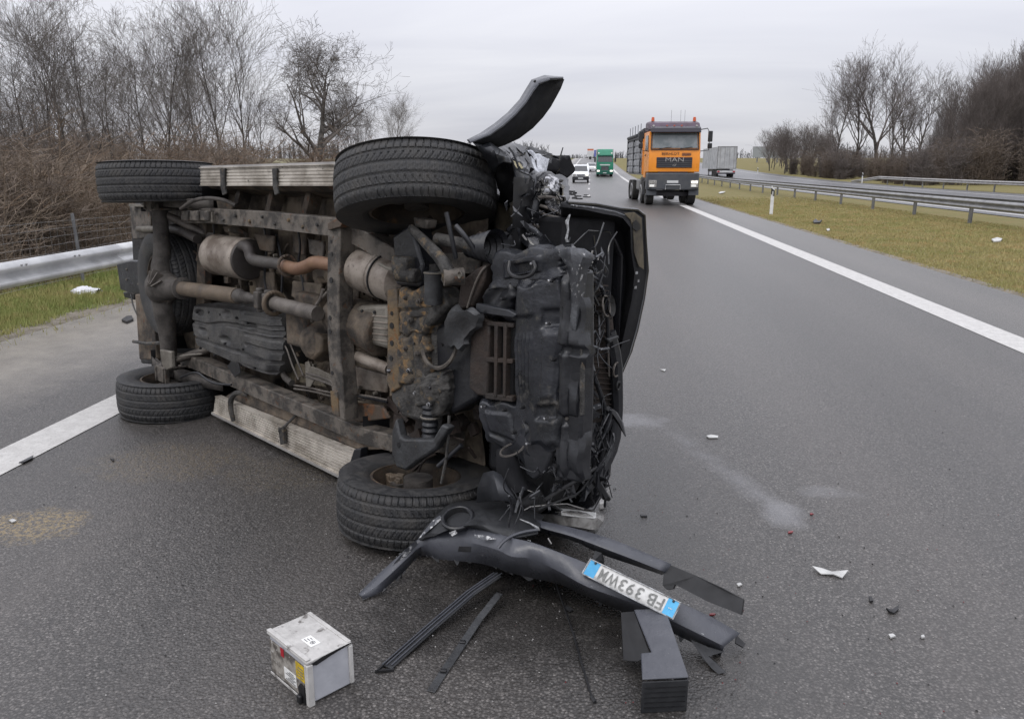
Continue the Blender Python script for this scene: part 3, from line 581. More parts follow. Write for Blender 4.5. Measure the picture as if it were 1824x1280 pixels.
MATS['glass_dark'].node_tree.nodes['Principled BSDF'].inputs['Specular IOR Level'].default_value = .9
def frame_(b):
    q = [(-1.13, -.028, 2.64), (1.13, -.028, 2.64), (1.10, .14, 3.45), (-1.10, .14, 3.45)]
    for i in range(4): b.beam(q[i], q[(i + 1) % 4], .05, .05, (0, 1, 0))
part('windscreen_frame', 'paint_black', T, frame_)
for s_ in (-.55, .45): part('wiper', 'paint_black', T, lambda b: b.tube([(s_ - .2, -.06, 2.67), (s_ + .38, -.045, 2.74)], .012, 5))
part('driver', 'bed_dark', T, lambda b: (b.lathe([(0, .16), (.07, .14), (.1, 0), (.08, -.1), (.05, -.14), (.2, -.2), (.24, -.5)], (.5, .75, 3.1), (0, 0, 1), 12)))
def grille(b):
    b.bx(-.85, .85, -.045, -.0, 1.78, 2.27)
part('grille', 'visor_dark', T, grille, bev=.01)
for k in range(4): part('grille_bar', 'truck_grey', T, lambda b: b.bx(-.82, .82, -.075, -.046, 1.82 + .09 * k, 1.86 + .09 * k))
text('lettering', 'MAN', .27, 'galv_bright', T, rootX(T) @ Matrix.Translation((0, -.08, 2.15)) @ Matrix.Rotation(R(90), 4, 'X') @ Matrix.Scale(1.55, 4, (1, 0, 0)), .01, bold=.0)
part('emblem', 'galv_bright', T, lambda b: (b.ring((0, -.085, 1.94), (0, 1, 0), .07, .01, 14, 5, .5, 3.6, 1.4), b.tube([(-.07, -.085, 1.9), (.02, -.085, 1.95), (.08, -.085, 1.91)], .012, 5)))
text('lettering', 'BERHLOT', .17, 'visor_dark', T, rootX(T) @ Matrix.Translation((-.62, -.045, 2.43)) @ Matrix.Rotation(R(90), 4, 'X') @ Matrix.Scale(1.15, 4, (1, 0, 0)), .004, align='LEFT')
for k in range(4): part('stripe', 'cab_purple', T, lambda b: b.bx(.34, .78, -.045, -.03, 2.355 + .035 * k, 2.37 + .035 * k))
part('bumper', 'truck_grey', T, lambda b: b.prism([(x_, -.12 + (.16 if abs(x_) > 1 else 0), .74) for x_ in (-1.25, -1.0, 1.0, 1.25)] + [(1.25, .8, .74), (-1.25, .8, .74)], (0, 0, .80)), bev=.05)
part('bumper_recess', 'visor_dark', T, lambda b: b.bx(-.75, .65, -.09, .05, 1.50, 1.60))
for s_, lit in ((-1, 'headlamp'), (1, 'lamp_lit')):
    o = part('headlight', 'headlamp', T, lambda b: b.bx(s_ * 1.0 - .19, s_ * 1.0 + .19, -.135, -.05, .86, 1.2), bev=.02)
    for z0, z1, x0, x1 in ((1.05, 1.17, -.15, .15), (.89, 1.0, -.15, .08)):
        b = MB(rootX(T)); b.bx(s_ * 1.0 + x0, s_ * 1.0 + x1, -.15, -.134, z0, z1); b.build('lens', lit if z0 > 1 else 'lamp_dim', o)
part('number_plate', 'plate_white', T, lambda b: b.bx(-.32, .22, -.14, -.121, 1.07, 1.19))
part('tow_guard', 'galv', T, lambda b: b.tube([(-.38, -.15, .76), (-.38, -.17, .98), (.32, -.17, .98), (.32, -.15, .76)], .018, 6))
for s_ in (-1, 1): part('beacon', 'lens_amber', T, lambda b: b.lathe([(0, .2), (.06, .19), (.075, .1), (.08, 0)], (s_ * 1.0, .8, 3.97), (0, 0, 1), 12))
for s_ in (-.4, -.05, .3): part('roof_marker', 'lens_amber', T, lambda b: b.bx(s_ - .04, s_ + .04, .14, .2, 3.72, 3.76))
for s_ in (-1.05, 1.0): part('roof_lamp', 'headlamp', T, lambda b: b.lathe([(0, .05), (.05, .04), (.06, 0)], (s_, .1, 3.72), (0, -1, .2), 10))
for k in (.35, .55, -.1): part('antenna', 'paint_black', T, lambda b: b.tube([(k, .9, 3.97), (k, .92, 4.5)], .006, 4))
for s_ in (-1, 1):
    o = part('mirror_arm', 'paint_black', T, lambda b: (b.tube([(s_ * 1.2, .15, 3.55), (s_ * 1.5, .0, 3.6), (s_ * 1.6, -.05, 3.4), (s_ * 1.6, -.05, 2.6), (s_ * 1.2, .1, 2.55)], .022, 6)))
    b = MB(rootX(T)); b.bx(s_ * 1.64 - .1, s_ * 1.64 + .1, -.12, .04, 2.98, 3.48); b.build('mirror', 'black_plastic', o, bev=.03)
    b = MB(rootX(T)); b.bx(s_ * 1.64 - .1, s_ * 1.64 + .1, -.12, .04, 2.68, 2.92); b.build('mirror', 'black_plastic', o, bev=.03)
for s_ in (-1, 1):
    part('side_window', 'glass_dark', T, lambda b: b.prism([(s_ * 1.232, .3, 2.62), (s_ * 1.232, 1.35, 2.62), (s_ * 1.232, 1.35, 3.3), (s_ * 1.232, .42, 3.3)], (s_ * .012, 0, 0)))
    part('door_handle', 'paint_black', T, lambda b: b.bx(s_ * 1.22, s_ * 1.26, 1.15, 1.4, 2.35, 2.41))
    part('mudguard', 'truck_grey', T, lambda b: b.prism([(s_ * .78, .78 + .72 * math.cos(a), .56 + .72 * math.sin(a)) for a in np.linspace(-.1, 3.24, 12)] + [(s_ * .78, .78 + .62 * math.cos(a), .56 + .62 * math.sin(a)) for a in np.linspace(3.24, -.1, 12)], (s_ * .48, 0, 0)))
    for y_ in (.95, 2.75, 7.1, 8.5): part('wheel', 'tyre_far', T, lambda b: wheel(b, s_ * 1.02, y_ + .0, .55, .36))
    for y_ in (2.75, 7.1): part('wheel_cover', 'galv_old', T, lambda b: b.ring((s_ * 1.2, y_, .56), (1, 0, 0), .33, .06, 20, 6))
part('chassis', 'visor_dark', T, lambda b: (b.bx(-.45, .45, .2, 9.2, .75, 1.25), b.bx(-.9, .9, .85, 1.05, .42, .6), b.bx(-.9, .9, 2.6, 2.9, .42, .65)))
part('fuel_tank', 'galv_old', T, lambda b: b.bx(-1.2, -.6, 3.7, 5.0, .62, 1.2), bev=.08)
part('headboard', 'truck_orange', T, lambda b: b.bx(-1.24, 1.24, 2.25, 2.55, 1.45, 3.2))
part('tipper_body', 'bed_grey', T, lambda b: (b.bx(-1.27, -1.2, 2.6, 9.3, 1.5, 3.25), b.bx(1.2, 1.27, 2.6, 9.3, 1.5, 3.25), b.bx(-1.2, 1.2, 2.6, 2.67, 1.5, 3.4), b.bx(-1.2, 1.2, 9.23, 9.3, 1.5, 3.0), b.bx(-1.2, 1.2, 2.67, 9.23, 1.42, 1.5)))
for k in range(5):
    for s_ in (-1, 1): part('side_plank', 'bed_grey', T, lambda b: b.bx(s_ * 1.271, s_ * 1.305, 2.7, 9.25, 1.55 + .34 * k, 1.80 + .34 * k), bev=.02)
for k in (0, 3, 6):
    for s_ in (-1, 1): part('body_rib', 'bed_dark', T, lambda b: b.bx(s_ * 1.271, s_ * 1.34, 2.75 + k * 1.05, 2.87 + k * 1.05, 1.5, 3.3))
part('top_rail', 'bed_dark', T, lambda b: (b.bx(-1.33, -1.2, 2.6, 9.3, 3.252, 3.35), b.bx(1.2, 1.33, 2.6, 9.3, 3.252, 3.35)))
part('tarpaulin_roll', 'bed_dark', T, lambda b: b.prism([(-1.3, 2.3, 3.2), (-1.3, 2.3, 3.72), (-1.3, 4.2, 3.62), (-1.3, 4.6, 3.36)], (2.6, 0, 0)), bev=.08)
part('tarpaulin_roll', 'bed_dark', T, lambda b: b.tube([(-1.28, 4.6, 3.45), (-1.28, 9.2, 3.45)], .1, 8))
for k in range(5): part('stake', 'bed_dark', T, lambda b: b.tube([(-1.25, 3.4 + 1.3 * k, 3.3), (-1.25, 3.4 + 1.3 * k, 4.0)], .016, 4))
for k in range(3): part('side_step', 'truck_grey', T, lambda b: b.bx(-1.26, -.95, .1, .5, .5 + .35 * k, .55 + .35 * k))
# green tractor with trailer
p = D(1077, 314, 108); Gt = empty('articulated_lorry', (p[0], 108, zp(108)), 'green lorry with a grey trailer driving behind the orange truck', 'truck')
part('cab', 'truck_green', Gt, lambda b: b.prism([(-1.22, y, z) for y, z in [(0, .95), (-.02, 2.1), (.25, 3.0), (.3, 3.05), (2.2, 3.05), (2.2, .95)]], (2.44, 0, 0)), bev=.07)
part('roof_fairing', 'truck_green', Gt, lambda b: b.prism([(-1.1, y, z) for y, z in [(.3, 3.055), (.45, 3.3), (1.1, 3.95), (2.2, 4.0), (2.2, 3.055)]], (2.2, 0, 0)), bev=.1)
part('sun_visor', 'green_dark', Gt, lambda b: b.bx(-1.15, 1.15, .02, .2, 2.96, 3.12), bev=.03)
part('windscreen', 'glass_dark', Gt, lambda b: b.prism([(-1.08, -.03, 2.12), (1.08, -.03, 2.12), (1.02, .21, 2.93), (-1.02, .21, 2.93)], (0, .03, 0)))
part('grille', 'visor_dark', Gt, lambda b: b.bx(-.55, .55, -.04, .0, .9, 1.5), bev=.02)
for k in range(5): part('grille_bar', 'galv_old', Gt, lambda b: b.bx(-.5, .5, -.06, -.041, .95 + .1 * k, .98 + .1 * k))
part('name_bar', 'plate_white', Gt, lambda b: b.bx(-.75, .75, -.035, -.025, 1.62, 1.78))
part('bumper', 'green_dark', Gt, lambda b: b.bx(-1.24, 1.24, -.1, .5, .35, .94), bev=.06)
part('number_plate', 'plate_white', Gt, lambda b: b.bx(-.26, .26, -.12, -.101, .5, .62))
for s_ in (-1, 1):
    part('headlight', 'lamp_lit', Gt, lambda b: b.bx(s_ * .95 - .2, s_ * .95 + .2, -.125, -.08, .72, .96), bev=.03)
    part('roof_lamp', 'lamp_dim', Gt, lambda b: b.bx(s_ * .95 - .1, s_ * .95 + .1, .36, .45, 3.3, 3.46))
    part('mirror', 'black_plastic', Gt, lambda b: b.bx(s_ * 1.48 - .12, s_ * 1.48 + .12, -.05, .15, 2.1, 2.85), bev=.04)
    for y_ in (1.3, 5.0): part('wheel', 'tyre_far', Gt, lambda b: wheel(b, s_ * 1.02, y_, .5, .33))
part('trailer_box', 'trailer_grey', Gt, lambda b: b.bx(-1.27, 1.27, 2.9, 16, 1.2, 3.98))
part('chassis', 'visor_dark', Gt, lambda b: b.bx(-.5, .5, .4, 15.5, .6, 1.19))
part('air_deflector', 'galv_old', Gt, lambda b: b.bx(-1.22, -1.1, 2.21, 2.85, 1.3, 3.8))
Gt.scale = (.93, .93, .93)
# white van
p = D(1034, 326, 82); Vn = empty('van', (p[0], 82, zp(82)), 'white van with dark bumper stopped left of the green lorry', 'van')
part('body', 'van_white', Vn, lambda b: b.prism([(-.86, y, z) for y, z in [(0, .55), (-.02, .95), (.75, 1.16), (1.35, 1.78), (1.7, 1.86), (4.3, 1.85), (4.35, .4), (.1, .4)]], (1.72, 0, 0)), bev=.09)
part('windscreen', 'glass_dark', Vn, lambda b: b.prism([(-.72, .76, 1.2), (.72, .76, 1.2), (.62, 1.29, 1.74), (-.62, 1.29, 1.74)], (0, .05, .0)))
part('bumper', 'black_plastic', Vn, lambda b: b.bx(-.87, .87, -.1, .3, .28, .66), bev=.05)
part('grille', 'visor_dark', Vn, lambda b: b.bx(-.4, .4, -.045, .0, .74, .86))
part('number_plate', 'plate_white', Vn, lambda b: b.bx(-.26, .26, -.12, -.101, .42, .53))
part('roof_beacon', 'galv_bright', Vn, lambda b: b.bx(-.2, .1, 1.8, 2.0, 1.86, 1.96))
for s_ in (-1, 1):
    part('headlight', 'lamp_lit' if s_ > 0 else 'headlamp', Vn, lambda b: b.bx(s_ * .66 - .14, s_ * .66 + .14, -.05, .1, .72, .92), bev=.03)
    part('mirror', 'black_plastic', Vn, lambda b: b.bx(s_ * 1.0 - .09, s_ * 1.0 + .09, .9, 1.05, 1.15, 1.35), bev=.03)
    part('side_window', 'glass_dark', Vn, lambda b: b.prism([(s_ * .862, 1.0, 1.2), (s_ * .862, 2.2, 1.2), (s_ * .862, 2.2, 1.66), (s_ * .862, 1.4, 1.66)], (s_ * .01, 0, 0)))
    for y_ in (.75, 3.4): part('wheel', 'tyre_far', Vn, lambda b: wheel(b, s_ * .76, y_, .32, .2))
# far traffic
p = D(1051, 300, 320); Fo = empty('box_truck', (p[0], 320, zp(320)), 'distant orange truck queuing far behind the white van', 'truck')
part('cab', 'orange_far', Fo, lambda b: b.bx(-1.2, 1.2, 0, 2, .6, 2.8), bev=.1); part('windscreen', 'glass_dark', Fo, lambda b: b.bx(-1.05, 1.05, -.02, .0, 1.7, 2.5)); part('cargo_box', 'orange_far', Fo, lambda b: b.bx(-1.27, 1.27, 2.2, 9, 1, 3.7))
for s_ in (-1, 1): part('wheel', 'tyre_far', Fo, lambda b: wheel(b, s_ * 1.0, 1.2, .5, .3)); part('headlight', 'lamp_lit', Fo, lambda b: b.bx(s_ * .9 - .15, s_ * .9 + .15, -.04, -.0, .8, 1.0))
p = D(1055, 305, 135); Fc = empty('car', (p[0] - .1, 135, zp(135)), 'distant white car between the van and the green lorry', 'car')
part('body', 'van_white', Fc, lambda b: b.prism([(-.85, y, z) for y, z in [(0, .3), (0, .75), (1.0, .92), (1.7, 1.42), (3.2, 1.42), (4.1, .95), (4.2, .3)]], (1.7, 0, 0)), bev=.08)
part('windscreen', 'glass_dark', Fc, lambda b: b.prism([(-.68, 1.0, .97), (.68, 1.0, .97), (.6, 1.55, 1.36), (-.6, 1.55, 1.36)], (0, .05, 0)))
for s_ in (-1, 1): part('wheel', 'tyre_far', Fc, lambda b: wheel(b, s_ * .74, .8, .31, .2)); part('headlight', 'lamp_lit', Fc, lambda b: b.bx(s_ * .6 - .13, s_ * .6 + .13, -.03, .03, .6, .75))
Fb = empty('box_truck', (17.9, 255, zp(255)), 'distant blue truck seen between the green lorry and the orange truck', 'truck')
Fb.location.x = D(1113, 290, 255)[0]
part('cargo_box', 'blue_paint', Fb, lambda b: b.bx(-3.0, 3.0, 0, 2.5, .9, 2.9)); part('cab', 'plate_white', Fb, lambda b: b.bx(-5.2, -3.2, 0, 2.3, .7, 2.7), bev=.1)
for s_ in (-4.2, -1, 2): part('wheel', 'tyre_far', Fb, lambda b: b.lathe([(0, 0), (.45, 0), (.5, .05), (.5, .3), (0, .3)], (s_, 0, .5), (0, 1, 0), 14))
# trailer driving away on the opposite carriageway
p = D(1293, 312, 106); Tr = empty('semi_trailer', (p[0], 106, zp(106) - .02), 'grey curtain side trailer seen from behind on the opposite carriageway', 'trailer')
part('cargo_box', 'trailer_side', Tr, lambda b: b.bx(-1.25, 1.25, .06, 13.6, 1.15, 3.95))
part('frame', 'galv_old', Tr, lambda b: (b.bx(-1.28, -1.18, 0, .1, 1.1, 4.0), b.bx(1.18, 1.28, 0, .1, 1.1, 4.0), b.bx(-1.18, 1.18, 0, .1, 3.88, 4.0), b.bx(-1.18, 1.18, 0, .1, 1.1, 1.2)))
for s_ in (-1, 1): part('rear_door', 'trailer_grey', Tr, lambda b: b.bx(s_ * .01, s_ * 1.17, .02, .055, 1.21, 3.87))
for s_ in (-.9, -.3, .3, .9): part('lock_bar', 'galv_bright', Tr, lambda b: b.tube([(s_, .0, 1.2), (s_, .0, 3.85)], .025, 5))
part('chassis', 'visor_dark', Tr, lambda b: (b.bx(-.5, .5, .4, 13, .7, 1.09), b.bx(-1.2, 1.2, .1, .2, .45, .62)))
part('bumper', 'galv', Tr, lambda b: b.bx(-1.2, 1.2, .0, .09, .63, .9)); part('number_plate', 'plate_white', Tr, lambda b: b.bx(-.3, .3, -.02, -.001, .7, .82))
for s_ in (-1, 1):
    part('tail_light', 'label_red', Tr, lambda b: b.bx(s_ * 1.0 - .15, s_ * 1.0 + .15, -.03, -.001, .68, .85))
    for y_ in (1.6, 2.9, 4.2): part('wheel', 'tyre_far', Tr, lambda b: wheel(b, s_ * 1.0, y_, .5, .35))
part('landing_leg', 'galv_old', Tr, lambda b: b.bx(-1.0, -.85, 9, 9.15, .1, 1.1))
# ================================================================ the overturned car
CAR = empty('overturned_car', (CT[0], CT[1], 0), 'black off-road car lying on its side on the carriageway with its rusty underside exposed', 'car')
def B_(): return MB(CARM)
def P_(name, m, fn, parent=None, bev=0, thick=0, ang=.6, label=None):
    b = B_(); fn(b); o = b.build(name, m, parent or CAR, bev=bev, thick=thick, ang=ang)
    if label: o['label'] = label
    return o
def LP(pts, w): return [L(x, y, w) for x, y in pts]
def FP(pts, u): return [F(x, y, u) for x, y in pts]
def plate(name, m, pts, w, t, parent=None, bev=.008, label=None): return P_(name, m, lambda b: b.prism(LP(pts, w), (0, 0, t)), parent, bev, label=label)
def fplate(name, m, pts, u, t, parent=None, bev=.006, label=None): return P_(name, m, lambda b: b.prism(FP(pts, u), (t, 0, 0)), parent, bev, label=label)
def pipe(name, m, pts, r, parent=None, n=12, sm=2, label=None): return P_(name, m, lambda b: b.tube([L(*p) for p in pts], r, n, sm=sm), parent, label=label)
def fpipe(name, m, pts, r, parent=None, n=8, sm=2): return P_(name, m, lambda b: b.tube([F(*p) for p in pts], r, n, sm=sm), parent)
# -- body loft: (u, half width low, w low, half width belt, w belt, half width roof, w roof)
st = [(-.66, .60, .16, .74, .55, .66, .66), (-.42, .78, .14, .80, .62, .70, .74), (-.40, .80, .42, .82, .64, .72, .76), (.0, .80, .46, .83, .66, .74, .78), (.40, .80, .42, .83, .68, .74, .80), (.43, .80, .13, .83, .70, .73, .82),
      (.62, .80, .13, .83, .72, .68, .98), (1.15, .80, .13, .83, .74, .62, 1.30), (1.8, .80, .13, .83, .75, .61, 1.34), (2.27, .80, .13, .83, .75, .61, 1.34), (2.30, .80, .42, .83, .75, .61, 1.34), (2.72, .80, .46, .83, .75, .61, 1.33), (3.12, .80, .42, .82, .75, .60, 1.32), (3.15, .79, .16, .82, .75, .60, 1.31), (3.42, .77, .16, .79, .75, .58, 1.24)]
def body(b):
    rows = []
    for u, hl, wl, hb, wb, hr, wr in st:
        q = [(hl - .04, wl + .0), (hl, wl + .05), (hb + .01, wl * .4 + wb * .6), (hb, wb), (hr + .03, wr - .06), (hr - .06, wr), (0, wr + .02)]
        cr_ = .76 if u < -.39 else (.92 if u < .1 else 1)      # the upper front corner is crushed inward
        rows.append([(u, -a, c) for a, c in q] + [(u, a * cr_, c) for a, c in q[::-1]][1:])
    b.grid(rows); n = len(rows[0])
    b.add(rows[-1], [list(range(n))])
P_('body_shell', 'black_paint', body, thick=.012, ang=.5)
for s_ in (-1, 1):
    P_('side_window', 'glass_dark', lambda b: b.prism([(1.22, s_ * .815, .79), (2.0, s_ * .815, .79), (2.0, s_ * .665, 1.26), (1.3, s_ * .665, 1.24)], (0, s_ * .012, 0)))
    P_('side_window', 'glass_dark', lambda b: b.prism([(2.08, s_ * .815, .79), (3.1, s_ * .81, .79), (3.0, s_ * .66, 1.24), (2.08, s_ * .665, 1.26)], (0, s_ * .012, 0)))
# -- floor pan, recessed behind the ladder frame
def floor(b):
    rows = []
    for i in range(67):
        u = -.15 + 3.5 * i / 66; r = []
        for j in range(41):
            v = -.74 + 1.48 * j / 40; w = .30
            if abs(v) < .16: w += .09 * math.cos(v / .16 * math.pi / 2) ** .7
            w += .014 * (1 if (u * 4.2) % 1 < .35 else 0) * (1 if .2 < abs(v) < .68 else 0)
            w += .01 * math.sin(v * 19) + (.07 if u > 2.35 else 0) + .012 * math.sin(u * 9 + v * 5)
            r.append((u, v, w))
        rows.append(r)
    b.grid(rows)
P_('floor_pan', 'floor_brown', floor, ang=.5)
for s_ in (-1, 1):
    P_('sill', 'under_brown', lambda b: b.prism([(.44, s_ * .66, .30), (.44, s_ * .70, .16), (.44, s_ * .79, .14), (.44, s_ * .79, .34)], (1.82, 0, 0)), bev=.01)
    P_('inner_arch', 'black_deep', lambda b: b.grid([[(.52 * math.cos(a), s_ * v, .02 + .50 * math.sin(a)) for a in np.linspace(.1, 3.04, 14)] for v in (.45, .78)]))
    P_('inner_arch', 'black_deep', lambda b: b.grid([[(2.72 + .50 * math.cos(a), s_ * v, .02 + .48 * math.sin(a)) for a in np.linspace(.1, 3.04, 14)] for v in (.52, .78)]))
for u in (.95, 1.35, 1.75, 2.15):
    P_('floor_rib', 'under_brown', lambda b: b.prism([(u - .035, -.7, .315), (u - .02, -.7, .26), (u + .02, -.7, .26), (u + .035, -.7, .315)], (0, 1.4, 0)), bev=.006)
for s_ in (-1, 1):
    for u in (.75, 1.15, 1.55, 1.95): P_('sill_bracket', 'under_brown', lambda b: b.prism([(u, s_ * .52, .14), (u, s_ * .70, .19), (u, s_ * .70, .28), (u, s_ * .52, .22)], (.05, 0, 0)), bev=.004)
# -- ladder frame
def rail(name, pts, hw, dw, m='frame_brown', par=None):
    def fn(b):
        rows = []
        for px, py, w in pts:
            c = Vector(L(px, py, w)); rows.append([c + Vector((0, a * hw, d * dw)) for a, d in ((-1, 0), (1, 0), (1, 1), (-1, 1), (-1, 0))])
        b.grid(rows); b.add(rows[0][:4], [(0, 1, 2, 3)]); b.add(rows[-1][:4], [(3, 2, 1, 0)])
    return P_(name, m, fn, par, bev=.006)
r1 = rail('frame_rail', [(286, 390, .14), (320, 385, .10), (372, 384, .04), (470, 391, .03), (600, 405, .03), (640, 424, .04), (705, 462, .06), (790, 470, .08), (880, 465, .08)], .047, .10)
r2 = rail('frame_rail', [(286, 640, .14), (340, 645, .10), (392, 668, .04), (480, 707, .03), (560, 740, .03), (640, 775, .05), (700, 790, .08), (800, 790, .10)], .043, .10)
for x, y in ((385, 380), (398, 392), (420, 384), (445, 394), (468, 386), (490, 398), (515, 392), (540, 404), (566, 400)):
    P_('bolt', 'rust_yellow' if x % 2 else 'cross_grey', lambda b: b.lathe([(0, -.012), (.009, -.01), (.011, 0)], L(x, y, .03), (0, 0, 1), 8), r1)
# boxed brackets on the upper rail near the rear axle
for x0, x1 in ((322, 333), (337, 352), (356, 371)): plate('bracket', 'frame_brown', [(x0, 376), (x1, 375), (x1, 394), (x0, 393)], .0, .05, r1)
plate('bracket', 'alloy_pale', [(364, 377), (377, 378), (378, 396), (364, 394)], .015, .03, r1, .003)
plate('hanger', 'under_brown', [(384, 352), (420, 362), (408, 378), (388, 376)], .06, .03)
# central crossmember (upright in the picture)
xm = plate('crossmember', 'frame_brown', [(584, 402), (606, 397), (606, 440), (603, 520), (604, 600), (611, 690), (614, 750), (599, 742), (590, 690), (583, 610), (582, 530), (583, 460)], -.03, .09, bev=.006)
plate('crossmember_end', 'frame_rusty', [(583, 398), (600, 388), (612, 392), (606, 404), (584, 410)], -.045, .05, xm, .003)
plate('crossmember_end', 'rust_yellow', [(588, 696), (600, 698), (604, 742), (591, 735)], -.036, .008, xm, .002)
for x, y, r in ((590, 430, .008), (591, 452, .010), (590, 499, .015), (588, 566, .012), (588, 590, .012), (592, 664, .010), (597, 722, .008)):
    P_('hole', 'black_deep', lambda b: b.lathe([(0, -.002), (r, -.002), (r, .004)], L(x, y, -.031), (0, 0, 1), 12), xm)
# rear cross pieces and bumper structure
plate('rear_crossmember', 'under_brown', [(352, 395), (366, 396), (360, 650), (346, 645)], .16, .06)
rb = plate('rear_bumper', 'black_plastic', [(240, 356), (270, 360), (274, 420), (272, 520), (276, 600), (284, 650), (250, 648), (244, 560), (236, 470), (232, 400)], .16, .34, bev=.02)
plate('bumper_bracket', 'frame_brown', [(230, 368), (268, 368), (268, 424), (236, 426)], .10, .05, rb)
plate('bumper_lip', 'alloy_pale', [(229, 363), (268, 364), (268, 369), (229, 368)], .06, .1, rb, .002)
plate('tow_box', 'black_plastic', [(207, 470), (232, 463), (262, 464), (262, 522), (234, 524), (214, 516)], .13, .16, rb, .012)
for x, y in ((226, 480), (226, 498), (247, 476), (247, 506)): P_('bolt', 'alloy_pale', lambda b: b.lathe([(0, -.01), (.008, -.008), (.01, 0)], L(x, y, .13), (0, 0, 1), 8), rb)
plate('bumper_corner', 'black_deep', [(218, 520), (240, 522), (238, 534), (222, 530)], .16, .2, rb)
plate('lower_valance', 'under_brown', [(240, 524), (268, 524), (280, 640), (248, 640)], .10, .06)
P_('strap', 'cross_grey', lambda b: b.tube([L(238, 608, .05), L(262, 612, .04), L(292, 610, .04)], .014, 6), rb)
pipe('tow_wire', 'black_plastic', [(233, 524, .12), (238, 550, .11), (256, 580, .11), (280, 596, .12)], .006, n=6)
# -- exhaust
ex = P_('muffler', 'exhaust_tan', lambda b: b.lathe([(0, -.005), (.10, -.006), (.127, .004), (.134, .02), (.134, .035), (.130, .05), (.130, .36), (.134, .375), (.134, .40), (.126, .41), (.10, .402), (.0, .395)], Vector(L(433, 462, .09)) + Vector((-.02, .0, .03)), Vector((1, .005, .0)), 40))
P_('muffler_end', 'exhaust_dull', lambda b: b.lathe([(0, -.014), (.06, -.012), (.118, -.004), (.124, .006)], Vector(L(433, 462, .09)) + Vector((-.028, .0, .03)), Vector((1, .005, 0)), 40), ex)
pipe('exhaust_pipe', 'exhaust_dull', [(432, 438, .07), (443, 440, .05), (447, 462, .05), (465, 466, .05), (500, 470, .05), (514, 476, .05)], .034, ex, 16)
pipe('exhaust_pipe', 'exhaust_orange', [(508, 474, .05), (530, 480, .05), (548, 474, .05), (560, 466, .05), (592, 472, .07), (640, 480, .10)], .036, ex, 16)
P_('pipe_hanger', 'frame_rusty', lambda b: b.ring(L(513, 474, .05), (1, -.2, 0), .058, .009, 18, 6, 1.0, 6.9), ex)
pipe('tail_pipe', 'exhaust_dull', [(352, 426, .10), (330, 414, .11), (312, 408, .12), (285, 407, .13)], .032, ex, 14)
pipe('tail_pipe', 'alloy_pale', [(284, 408, .085), (262, 408, .09), (247, 408, .09)], .024, ex, 14)
ct = P_('catalyst', 'exhaust_tan', lambda b: b.lathe([(.04, -.05), (.085, -.015), (.105, 0), (.108, .15), (.113, .155), (.113, .17), (.108, .175), (.108, .32), (.09, .35), (.05, .38)], Vector(L(700, 505, .04)) + Vector((.0, .0, .05)), Vector(L(640, 484, .04)) - Vector(L(700, 505, .04)), 36))
P_('clamp', 'black_deep', lambda b: b.ring(Vector(L(672, 494, .04)) + Vector((0, 0, .05)), Vector(L(640, 484, .04)) - Vector(L(700, 505, .04)), .111, .005, 30, 6), ct)
P_('clamp', 'alloy_pale', lambda b: b.tube([L(676, 470, -.05), L(690, 478, -.05), L(702, 480, -.04)], .008, 6), ct)
# heat shield box and pan
hs = plate('heat_shield', 'alloy_pale', [(631, 548), (640, 544), (690, 542), (694, 622), (688, 622), (634, 606), (630, 600)], .05, .10, bev=.02)
for k in range(5): plate('pressed_rib', 'exhaust_tan', [(640, 560 + k * 10), (690, 563 + k * 11), (690, 565.5 + k * 11), (640, 562 + k * 10)], .045, .006, hs, .001)
for x, y in ((646, 554), (638, 592), (668, 556)): P_('bolt', 'black_deep', lambda b: b.lathe([(0, -.01), (.008, -.008), (.009, 0)], L(x, y, .05), (0, 0, 1), 8), hs)
P_('bracket_hoop', 'black_plastic', lambda b: b.tube([L(626, 545, .05), L(612, 562, .04), L(610, 590, .04), L(622, 606, .06)], .012, 8, sm=2))
pipe('front_driveshaft', 'exhaust_tan', [(606, 622, .09), (640, 636, .08), (694, 658, .07)], .030)
# -- rear axle, differential, driveshaft
ax = P_('rear_axle', 'axle_grey', lambda b: b.tube([(2.725, .62, 0), (2.725, .5, 0), (2.725, .26, 0), (2.725, .14, -.01), (2.725, -.14, -.01), (2.725, -.3, 0), (2.725, -.62, 0)], [.058, .050, .054, .078, .082, .056, .054], 20, sm=1))
P_('differential', 'axle_grey', lambda b: b.lathe([(0, .115), (.05, .11), (.09, .085), (.115, .04), (.12, 0), (.128, -.01), (.128, -.03), (.09, -.09), (.03, -.12)], (2.70, .02, -.02), (0.2, 0, -1), 28), ax)
P_('differential_nose', 'axle_grey', lambda b: b.lathe([(.10, 0), (.08, .08), (.06, .17), (.052, .23), (.075, .235), (.075, .25), (.05, .26)], (2.63, .03, -.03), Vector(L(330, 514, -.02)) - Vector((2.63, .03, -.03)), 20), ax)
for k in range(5):
    a = .5 + k * .55; P_('casting_rib', 'shaft_grey', lambda b: b.beam((2.62 + .02 * math.cos(a), .03 + .02 * math.sin(a), -.125), (2.64 + .115 * math.cos(a), .03 + .115 * math.sin(a), -.085), .007, .05, (0, 0, 1)), ax)
ds = pipe('driveshaft', 'shaft_tan', [(326, 514, -.03), (424, 527, -.03)], .048, n=20, sm=0)
P_('shaft_spline', 'axle_grey', lambda b: b.lathe([(.044, 0), (.044, .02), (.030, .05)] + [(.034 - .004 * (k % 2), .06 + .01 * k) for k in range(8)] + [(.026, .15), (.026, .24)], L(424, 527, -.03), Vector(L(470, 536, -.03)) - Vector(L(424, 527, -.03)), 20), ds)
